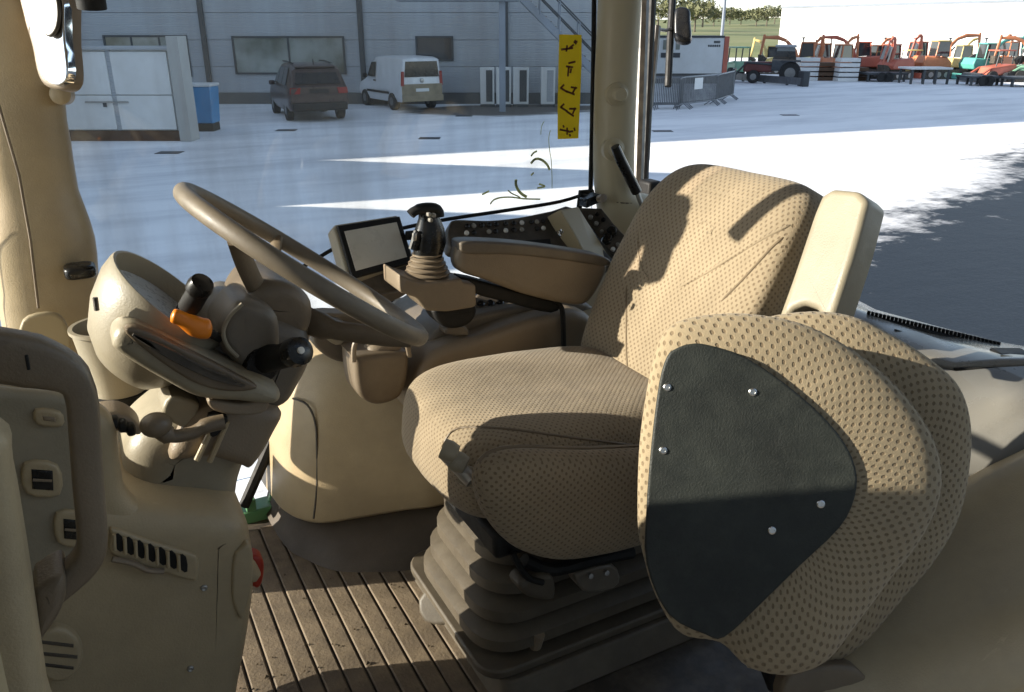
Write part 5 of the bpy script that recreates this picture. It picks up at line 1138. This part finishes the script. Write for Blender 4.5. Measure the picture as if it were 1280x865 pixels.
for i, lab in enumerate(('galvanised crowd barrier next to the window frame bars', 'galvanised crowd barrier carrying a small white notice', 'galvanised crowd barrier at the end turning back to the cabin')):
    barrier(ps_[i], ps_[i + 1], lab, i == 1)
    for r_ in (1, 2):
        dz = Vector((0.12 * r_, 0.34 * r_, 0)); barrier(ps_[i] + dz, ps_[i + 1] + dz, lab + (', second row back' if r_ == 1 else ', rearmost row'))
# low rail along the yard
a, b = yard(905, 100), yard(1000, 108)
lr = thing('low_guard_rail', 'long low grey guard rail lying across the yard in front of machines', 'guard rail', OUT @ a)
d = b - a
MB(OUT).prism([a + Vector((0, 0, 0.06)), b + Vector((0, 0, 0.06)), b + Vector((0, 0, 0.42)), a + Vector((0, 0, 0.42))], (0, 0.12, 0)).build('beam', 'galvanised', lr)
MB(OUT).box((b.x, b.y - 0.3, 0), (b.x + 0.35, b.y + 0.5, 0.75)).build('end_block', 'dark_steel', lr, bevel=0.04)
for k in range(4):
    q = a + d * (k / 3.5); MB(OUT).box((q.x - 0.06, q.y + 0.125, 0), (q.x + 0.06, q.y + 0.25, 0.42)).build('post', 'dark_steel', lr)
# lamp post
p = Vector((ox(901, 62, 60), 62, 0))
t = thing('lamp_post', 'slim dark lamp post rising behind the white site cabin', 'lamp post', OUT @ p)
MB(OUT).tube([p, p + Vector((0, 0, 8.0))], [0.13, 0.09], 10).build('pole', 'blue_grey_steel', t)
MB(OUT).tube([p + Vector((0, 0, 8.0)), p + Vector((0.4, 0, 8.15)), p + Vector((1.0, 0, 8.2))], [0.07, 0.06, 0.09], 8).build('lamp_arm', 'blue_grey_steel', t)
# dark loading tractor
pmat('bonnet_maroon', (0.16, 0.045, 0.04), 0.5, 0.2, 2.0, 0.0)
p = yard(974, 104); M = OUT @ Matrix.Translation(p) @ Matrix.Rotation(R(72), 4, 'Z') @ Matrix.Scale(0.82, 4)
t = thing('yard_tractor', 'dark tractor with a tall glazed cab standing before the machine row', 'tractor', M @ Vector((0, 0, 0)))
MB(M).box((-0.45, 0.5, 0.7), (0.45, 2.4, 1.35)).build('bonnet', 'bonnet_maroon', t, bevel=0.08)
c_ = MB(M).loft([[(-0.6, -0.9, 0.8), (0.6, -0.9, 0.8), (0.6, 0.6, 0.8), (-0.6, 0.6, 0.8)], [(-0.68, -0.9, 1.5), (0.68, -0.9, 1.5), (0.68, 0.6, 1.5), (-0.68, 0.6, 1.5)], [(-0.58, -0.75, 2.25), (0.58, -0.75, 2.25), (0.58, 0.35, 2.25), (-0.58, 0.35, 2.25)]]).build('cab', 'dark_glass', t)
MB(M).box((-0.66, -0.85, 2.252), (0.66, 0.5, 2.40)).build('roof', 'cladding', t, bevel=0.05)
for sx in (-1, 1):
    wheel_at(M, sx * 0.75, -0.6, 0.68, t); wheel_at(M, sx * 0.7, 1.7, 0.42, t)
    MB(M).tube([(sx * 0.62, 0.55, 1.4), (sx * 0.6, 0.36, 2.25)], 0.04, 6).build('cab_post', 'dark_steel', t)
    MB(M).box((sx * 0.75 - 0.25, -1.2, 1.38), (sx * 0.75 + 0.25, 0.0, 1.45)).build('mudguard', 'dark_steel', t, bevel=0.03)
MB(M).box((-1.2, 2.9, 0.1), (1.2, 3.05, 0.9)).build('loader_bucket', 'dark_steel', t)
MB(M).tube([(-0.5, 0.6, 1.2), (-0.5, 2.2, 1.3), (-0.5, 2.9, 0.5)], 0.07, 6).build('loader_arm', 'dark_steel', t)
# warehouse across the yard
wa, wb = Vector((ox(972, 96, 60), 96, 0)), Vector((ox(1420, 76, 60), 76, 0))
dw = (wb - wa); wn_ = Vector((dw.y, -dw.x, 0)).normalized()
wh = thing('white_warehouse', 'long sunlit white warehouse behind the row of excavators', 'warehouse', OUT @ wa)
za = CH + (wa.y / 1081.0) * (37 - 11.5) * 1.0; zb_ = CH + (wb.y / 1081.0) * (37 - 0.5)
bk_ = -wn_ * 30
if bk_.y < 0: bk_ = -bk_
nP = 14
for k in range(nP):
    a = wa + dw * (k / nP); b = wa + dw * ((k + 1) / nP - 0.0004); h0 = za + (zb_ - za) * k / nP; h1 = za + (zb_ - za) * (k + 1) / nP
    MB(OUT).prism([a, b, b + Vector((0, 0, h1)), a + Vector((0, 0, h0))], bk_.normalized() * 0.3).build('wall_panel', 'warehouse_white', wh)
MB(OUT).prism([wa + bk_.normalized() * 0.31, wb + bk_.normalized() * 0.31, wb + bk_, wa + bk_], (0, 0, min(za, zb_) - 0.3)).build('shell', 'warehouse_white', wh)
e_ = bk_.normalized()
MB(OUT).loft([[wa - e_ * 0.15 + Vector((0, 0, za + 0.002)), wa + e_ * 0.4 + Vector((0, 0, za + 0.002)), wa + e_ * 0.4 + Vector((0, 0, za + 0.22)), wa - e_ * 0.15 + Vector((0, 0, za + 0.22))], [wb - e_ * 0.15 + Vector((0, 0, zb_ + 0.002)), wb + e_ * 0.4 + Vector((0, 0, zb_ + 0.002)), wb + e_ * 0.4 + Vector((0, 0, zb_ + 0.22)), wb - e_ * 0.15 + Vector((0, 0, zb_ + 0.22))]]).build('roof_edge', 'blue_grey_steel', wh)
# excavators
def excavator(px, py, sc, turn, mat, label, boom=((0.4, 0.9), (1.3, 2.5), (2.9, 2.55), (3.15, 1.5)), cabm=None, y=None):
    p = yard(px, py)
    M = OUT @ Matrix.Translation(p) @ Matrix.Rotation(turn, 4, 'Z') @ Matrix.Scale(sc * 0.92, 4)     # local +x = boom side
    t = thing('excavator', label, 'excavator', M @ Vector((0, 0, 0)), 'excavators parked along the warehouse')
    for sy in (-0.75, 0.75):
        outl = [(-1.1, 0.12), (-0.9, 0.0), (0.9, 0.0), (1.1, 0.12), (1.1, 0.40), (0.9, 0.52), (-0.9, 0.52), (-1.1, 0.40)]
        tr = MB(M).prism([(x, sy - 0.2, z) for x, z in outl], (0, 0.4, 0)).build('track', 'track_black', t)
        for k in range(4):
            MB(M).lathe((-0.75 + 0.5 * k, sy, 0.26), (0, 1, 0), [(0.16, -0.22), (0.16, 0.22)], 10).build('track_roller', 'dull_metal', tr)
    MB(M).box((-0.6, -0.55, 0.3), (0.6, 0.55, 0.62)).build('undercarriage', 'track_black', t)
    MB(M).loft([[(-1.15, -0.75, 0.64), (0.6, -0.75, 0.64), (0.6, 0.75, 0.64), (-1.15, 0.75, 0.64)], [(-1.25, -0.75, 0.95), (0.6, -0.75, 0.95), (0.6, 0.75, 0.95), (-1.25, 0.75, 0.95)], [(-1.1, -0.7, 1.35), (0.3, -0.7, 1.25), (0.3, 0.7, 1.25), (-1.1, 0.7, 1.35)]]).build('house', mat, t, bevel=0.06)
    cb = MB(M).loft([[(-0.5, -0.72, 1.36), (0.45, -0.72, 1.27), (0.45, 0.1, 1.27), (-0.5, 0.1, 1.36)], [(-0.45, -0.68, 2.15), (0.30, -0.68, 2.15), (0.30, 0.06, 2.15), (-0.45, 0.06, 2.15)]]).build('cab', 'dark_glass', t)
    MB(M).box((-0.52, -0.74, 2.152), (0.38, 0.12, 2.24)).build('cab_roof', cabm or mat, t, bevel=0.03)
    for x, y_ in ((-0.5, -0.73), (0.42, -0.73), (-0.5, 0.11), (0.42, 0.11)):
        MB(M).tube([(x, y_, 1.28), (x * 0.82, y_ * 0.95, 2.15)], 0.045, 6).build('cab_post', mat, cb)
    b0, b1, b2, b3 = [Vector((x, 0.25, z)) for x, z in boom]
    MB(M).tube([b0, b0.lerp(b1, 0.5) + Vector((-0.12, 0, 0.1)), b1], [0.12, 0.15, 0.10], 8, flat=0.7).build('boom', mat, t)
    MB(M).tube([b1, b1.lerp(b2, 0.4) + Vector((0, 0, 0.12)), b2], [0.10, 0.125, 0.08], 8, flat=0.7).build('upper_boom', mat, t)
    MB(M).tube([b2 + Vector((0, 0, 0.18)), b2, b3], [0.08, 0.10, 0.07], 8, flat=0.7).build('dipper_arm', mat, t)
    MB(M).tube([b0 + Vector((0.25, 0, 0.2)), b1.lerp(b0, 0.25) + Vector((0.15, 0, -0.1))], 0.06, 6).build('boom_ram', 'dull_metal', t)
    MB(M).prism([b3 + Vector(q) for q in ((0.12, -0.3, 0.05), (0.1, -0.3, -0.4), (-0.25, -0.3, -0.5), (-0.45, -0.3, -0.2), (-0.2, -0.3, 0.0))], (0, 0.6, 0)).build('bucket', 'track_black', t)
    MB(M).box((-1.9, -0.8, 0.05), (-1.8, 0.8, 0.4)).build('dozer_blade', mat, t)
fold = ((0.4, 0.9), (0.7, 2.3), (1.5, 2.7), (1.7, 1.3)); up_ = ((0.4, 0.9), (0.3, 2.6), (0.75, 2.3), (1.05, 0.9)); reach = ((0.4, 0.9), (1.3, 2.3), (2.7, 2.5), (2.85, 1.4)); low = ((0.4, 0.9), (-0.4, 2.0), (-1.4, 2.55), (-1.6, 1.3))
excavator(1004, 98, 1.00, R(160), 'digger_orange', 'orange excavator right behind the dark yard tractor', reach)
excavator(1046, 99, 0.95, R(20), 'digger_orange', 'orange excavator with short folded boom beside stacked pallets', fold)
excavator(1112, 99, 0.95, R(200), 'digger_red', 'red excavator with its boom folded steeply upright', up_)
excavator(1166, 98, 1.05, R(5), 'digger_orange', 'orange excavator reaching its boom toward the teal one', reach, 'digger_yellow')
excavator(1225, 99, 0.98, R(8), 'digger_teal', 'teal excavator with its arched boom stretched out', reach)
excavator(1292, 100, 1.0, R(178), 'digger_orange', 'orange excavator next to the small green loader', reach)
excavator(962, 92, 0.85, R(150), 'digger_yellow', 'small yellow excavator at the green field edge', fold)
excavator(1026, 96, 0.95, R(185), 'digger_orange', 'orange excavator with raised boom behind the brown pallets', up_)
excavator(1074, 96, 1.0, R(170), 'digger_red', 'red excavator standing behind the pale crates', reach)
excavator(1090, 95, 0.9, R(15), 'digger_orange', 'orange excavator folded up beside the dark low trailer', fold)
excavator(1145, 95, 1.0, R(195), 'digger_red', 'red excavator hidden partly behind the small yellow loader', up_)
excavator(1196, 95, 0.9, R(10), 'digger_yellow', 'yellow excavator tucked behind the orange reaching boom', fold)
excavator(1250, 95, 1.0, R(20), 'digger_orange', 'orange excavator folded up behind the small red loader', up_)
# loaders, pallets, flat trailers
def loader(px, py, sc, turn, mat, label):
    p = yard(px, py); M = OUT @ Matrix.Translation(p) @ Matrix.Rotation(turn, 4, 'Z') @ Matrix.Scale(sc, 4)
    t = thing('compact_loader', label, 'loader', M @ Vector((0, 0, 0)), 'compact machines in the machine row')
    MB(M).loft([[(-1.2, -0.6, 0.4), (0.7, -0.6, 0.4), (0.7, 0.6, 0.4), (-1.2, 0.6, 0.4)], [(-1.2, -0.55, 1.05), (0.5, -0.55, 0.9), (0.5, 0.55, 0.9), (-1.2, 0.55, 1.05)]]).build('body', mat, t, bevel=0.08)
    for x in (-0.8, 0.5):
        for sy in (-0.65, 0.65):
            MB(M).lathe((x, sy, 0.33), (0, 1, 0), [(0.33, -0.12), (0.33, 0.12)], 14).build('wheel', 'tyre', t)
    for sy in (-0.45, 0.45):
        MB(M).tube([(-0.9, sy, 0.9), (-0.9, sy, 1.8)], 0.04, 6).build('cage_post', 'dark_steel', t); MB(M).tube([(0.2, sy, 0.9), (0.1, sy, 1.8)], 0.04, 6).build('cage_post', 'dark_steel', t)
        MB(M).tube([(-1.0, sy * 1.2, 1.0), (0.6, sy * 1.2, 0.8), (1.3, sy * 1.2, 0.35)], 0.07, 6).build('lift_arm', mat, t)
    MB(M).box((-1.0, -0.5, 1.8), (0.2, 0.5, 1.88)).build('canopy', mat, t, bevel=0.03)
    MB(M).prism([(1.3, -0.8, 0.05), (1.85, -0.8, 0.05), (1.45, -0.8, 0.5), (1.3, -0.8, 0.55)], (0, 1.6, 0)).build('bucket', 'dark_steel', t)
loader(1238, 102, 0.9, R(190), 'digger_red', 'small red loader parked below the teal boom')
loader(1278, 102, 0.95, R(175), 'digger_green', 'small pale green loader at the row end')
loader(918, 97, 0.95, R(100), 'digger_green', 'dark little loader beside the red cabin end')
loader(1132, 96, 0.85, R(90), 'digger_yellow', 'small yellow loader seen between red and orange excavators')
def flat_trailer(xa, xb, py, label, legs=False):
    a, b = yard(xa, py), yard(xb, py)
    t = thing('flat_trailer', label, 'trailer', OUT @ a, 'flat trailers at the front of the row')
    z = 0.75 if legs else 0.38
    MB(OUT).box((a.x, a.y, z), (b.x, a.y + 1.6, z + 0.10)).build('deck', 'white_paint' if legs else 'dark_steel', t, bevel=0.01)
    for k in range(4):
        x = a.x + (b.x - a.x) * (0.06 + 0.29 * k)
        for dy in (0.05, 1.45):
            MB(OUT).box((x - 0.05, a.y + dy, 0), (x + 0.05, a.y + dy + 0.1, z - 0.002)).build('leg', 'dark_steel', t)
    if not legs:
        for x in (a.x + 0.35 * (b.x - a.x), a.x + 0.5 * (b.x - a.x)):
            MB(OUT).lathe((x, a.y - 0.08, 0.26), (0, 1, 0), [(0.26, -0.07), (0.26, 0.07)], 14).build('wheel', 'tyre', t)
flat_trailer(1082, 1134, 102.5, 'dark low flat trailer in front of the red excavator')
flat_trailer(1136, 1188, 105.5, 'pale raised flat trailer on thin legs', True)
flat_trailer(1212, 1256, 107.5, 'dark low flat trailer in front of the small red loader')
flat_trailer(1262, 1330, 109, 'dark low flat trailer at the green loader')
for i, (px, py, n_, mt, lab) in enumerate(((1010, 101, 5, 'white_paint', 'pale stack of pallets behind the guard rail end'), (1030, 101, 4, 'brown_wood', 'brown stack of pallets beside the pale stack'), (1060, 102, 5, 'white_paint', 'pale stack of crates before the warehouse wall'), (1072, 101, 3, 'brown_wood', 'low brown stack of pallets near the dark trailer'))):
    p = yard(px, py); t = thing('pallet_stack', lab, 'pallets', OUT @ p, 'pallet stacks in the machine row')
    for k in range(n_):
        MB(OUT).box((p.x - 0.55 + random.uniform(-0.05, 0.05), p.y, k * 0.26 + 0.004), (p.x + 0.55, p.y + 0.9, k * 0.26 + 0.20)).build('pallet', mt, t, bevel=0.01)
# thin posts in front of the warehouse
for i, px in enumerate((1003, 1038, 1071, 1105, 1142, 1186, 1231, 1272)):
    yy = 62 + i * -0.6; p = Vector((ox(px, yy, 60), yy, 0))
    o = MB(OUT).tube([p, p + Vector((0, 0, 2.15))], [0.06, 0.06], 6)
    o.box((p.x - 0.09, p.y - 0.09, 2.15), (p.x + 0.09, p.y + 0.09, 2.25))
    tag(o.build('fence_post', 'dark_steel'), 'slim dark fence post against the white warehouse wall', 'post', 'posts before the warehouse')
# trees and houses on the far hillside
def tree(x, y, z, h, w, label, seed, bare=False):
    rnd = random.Random(seed); b = Vector((x, y, z))
    t = thing('hedgerow_tree', label, 'tree', OUT @ b)
    tk = MB(OUT).tube([b, b + Vector((0, 0, h * 0.55))], [h * 0.035, h * 0.018], 7)
    for k in range(6):
        a = rnd.uniform(0, 6.28); s = b + Vector((0, 0, h * rnd.uniform(0.25, 0.5)))
        tk.tube([s, s + Vector((math.cos(a) * w * 0.4, math.sin(a) * w * 0.4, h * rnd.uniform(0.2, 0.4)))], [h * 0.014, h * 0.004], 5)
    tk.build('trunk', 'bare_bark', t)
    cr_ = MB(OUT)
    for k in range(420):
        a = rnd.uniform(0, 6.28); u = rnd.uniform(-1, 1); r = rnd.uniform(0.25, 1) ** 0.5 * (0.75 + 0.3 * math.sin(a * 3 + seed) * math.cos(u * 4 + seed))
        c = b + Vector((math.cos(a) * math.sqrt(1 - u * u) * w * 0.5 * r, math.sin(a) * math.sqrt(1 - u * u) * w * 0.5 * r, h * 0.62 + u * h * 0.38 * r))
        s = w * rnd.uniform(0.03, 0.075)
        v = [c + Vector((rnd.uniform(-s, s), rnd.uniform(-s, s), rnd.uniform(-s, s))) for _ in range(3)]
        cr_.add(v, [(0, 1, 2)])
    cr_.build('crown', 'winter_leaf', t, smooth=0)
def hz(px, py, y):
    d = ray(px, py); k = y / d.dot(FWD); return d.dot(RGT) * k, CH + d.z * k
for i, (px, py, y, h, w) in enumerate(((868, 40, 190, 7, 12), (858, 38, 230, 9, 14), (878, 34, 260, 8, 12), (892, 33, 330, 7, 14), (912, 31, 400, 8, 16), (926, 31, 420, 7, 20), (945, 33, 380, 8, 14), (958, 33, 360, 9, 14), (968, 30, 400, 8, 13), (838, 40, 240, 10, 14), (822, 38, 260, 10, 14))):
    x, z = hz(px, py, y)
    tree(x, y, z, h, w, ['wide hedgerow tree just above the site cabin roof', 'hedgerow tree beside the mirror arm on the hillside', 'hedgerow tree left of the lamp post on the hillside', 'low hedgerow tree right beside the lamp post', 'hedgerow tree in front of the pale low farmhouse', 'broad low hedgerow tree before the long pale house', 'round dark hedgerow tree near the warehouse end', 'tall dark hedgerow tree next to the warehouse corner', 'hedgerow tree partly behind the warehouse corner', 'hedgerow tree seen between mirror arm and strut', 'hedgerow tree seen right behind the window strut'][i], i + 3)
for i, (px, py, y, w, lab) in enumerate(((853, 26, 420, 9, 'dark roofed farmhouse on the hilltop beside the mirror'), (906, 27, 520, 13, 'pale low farmhouse among the hillside trees'), (934, 26, 540, 18, 'long pale house on the far hill crest'))):
    x, z = hz(px, py, y); p = Vector((x, y, z - 0.5)); hgt = 4.5
    t = thing('farmhouse', lab, 'house', OUT @ p, 'houses on the far hillside')
    MB(OUT).box((x - w / 2, y, z - 0.5), (x + w / 2, y + 8, z + hgt * 0.55)).build('wall', 'white_paint', t)
    MB(OUT).prism([(x - w / 2 - 0.3, y - 0.3, z + hgt * 0.55 + 0.01), (x - w / 2 - 0.3, y + 8.3, z + hgt * 0.55 + 0.01), (x - w / 2 - 0.3, y + 4, z + hgt * 1.15)], (w + 0.6, 0, 0)).build('roof', 'roof_slate', t)
    for k in range(3):
        MB(OUT).box((x - w * 0.35 + k * w * 0.3, y - 0.04, z + 0.6), (x - w * 0.35 + k * w * 0.3 + 1.2, y - 0.002, z + 1.9)).build('window', 'dark_glass', t)
    MB(OUT).box((x + w * 0.3, y + 3.6, z + hgt * 0.9), (x + w * 0.3 + 0.8, y + 4.4, z + hgt * 1.35)).build('chimney', 'brown_wood', t)
# drain covers
for i, (px, py, lab) in enumerate(((358, 163, 'small dark drain cover near the brown car'), (537, 173, 'small dark drain cover in the snow before the van'), (580, 145, 'small dark drain cover beside the van'), (987, 144, 'small dark drain cover alone in the snow'), (212, 191, 'small dark drain cover at the white store'), (828, 164, 'small dark drain cover by the metal barriers'))):
    p = yard(px, py)
    o = MB(OUT).box((p.x - 0.28, p.y - 0.2, 0.003), (p.x + 0.28, p.y + 0.2, 0.012)); tag(o.build('drain_cover', 'dark_steel'), lab, 'drain cover', 'drain covers in the yard')
# halls out of the picture: their shadows lie over the yard
hall = thing('tall_hall', 'tall grey hall beside the yard shading the snow', 'building', OUT @ Vector((-40, 20, 0)))
MB(OUT).prism([(-60, 15.5, 0), (-60, 32.8, 0), (-60, 32.8, 21.0), (-60, 25.5, 21.0), (-60, 15.5, 7.4)], (34, 0, 0)).build('wall', 'cladding', hall)
MB(OUT).prism([(-60.3, 15.3, 7.2), (-60.3, 25.5, 21.01), (-60.3, 25.5, 21.3), (-60.3, 15.3, 7.5)], (34.6, 0, 0)).build('roof', 'dark_steel', hall)
for (ya, yb, yp, zv, zp, lab) in ((11.95, 17.0, 13.9, 3.5, 6.65, 'steep gabled shed next to the tall hall'), (7.0, 11.9, 9.4, 3.7, 6.65, 'steep gabled shed in the middle of three'), (3.0, 6.95, 5.0, 3.45, 5.95, 'steep gabled shed at the end of three')):
    sh_ = thing('gabled_shed', lab, 'shed', OUT @ Vector((-17, yp, 0)), 'gabled sheds left of the yard')
    MB(OUT).prism([(-20, ya, 0), (-20, yb, 0), (-20, yb, zv), (-20, yp, zp), (-20, ya, zv)], (6, 0, 0)).build('wall', 'grey_render', sh_)
    for y0 in (ya, yb):
        MB(OUT).prism([(-20.2, y0, zv + 0.01), (-20.2, yp, zp + 0.01), (-20.2, yp, zp + 0.13), (-20.2, y0, zv + 0.13)], (6.4, 0, 0)).build('roof', 'roof_slate', sh_)
ws = thing('sky_blocker', 'plain block added behind the tractor door side to dim the sky light', 'building', OUT @ Vector((10, -10, 0)))  # added out of view to cut the sky light reaching the cab
MB(OUT).box((-5, -22, 0), (45, -3.6, 9.5)).build('wall', 'grey_render', ws)
MB(OUT).box((-5.4, -22.4, 9.502), (45.4, -3.3, 10.0)).build('roof', 'roof_slate', ws)
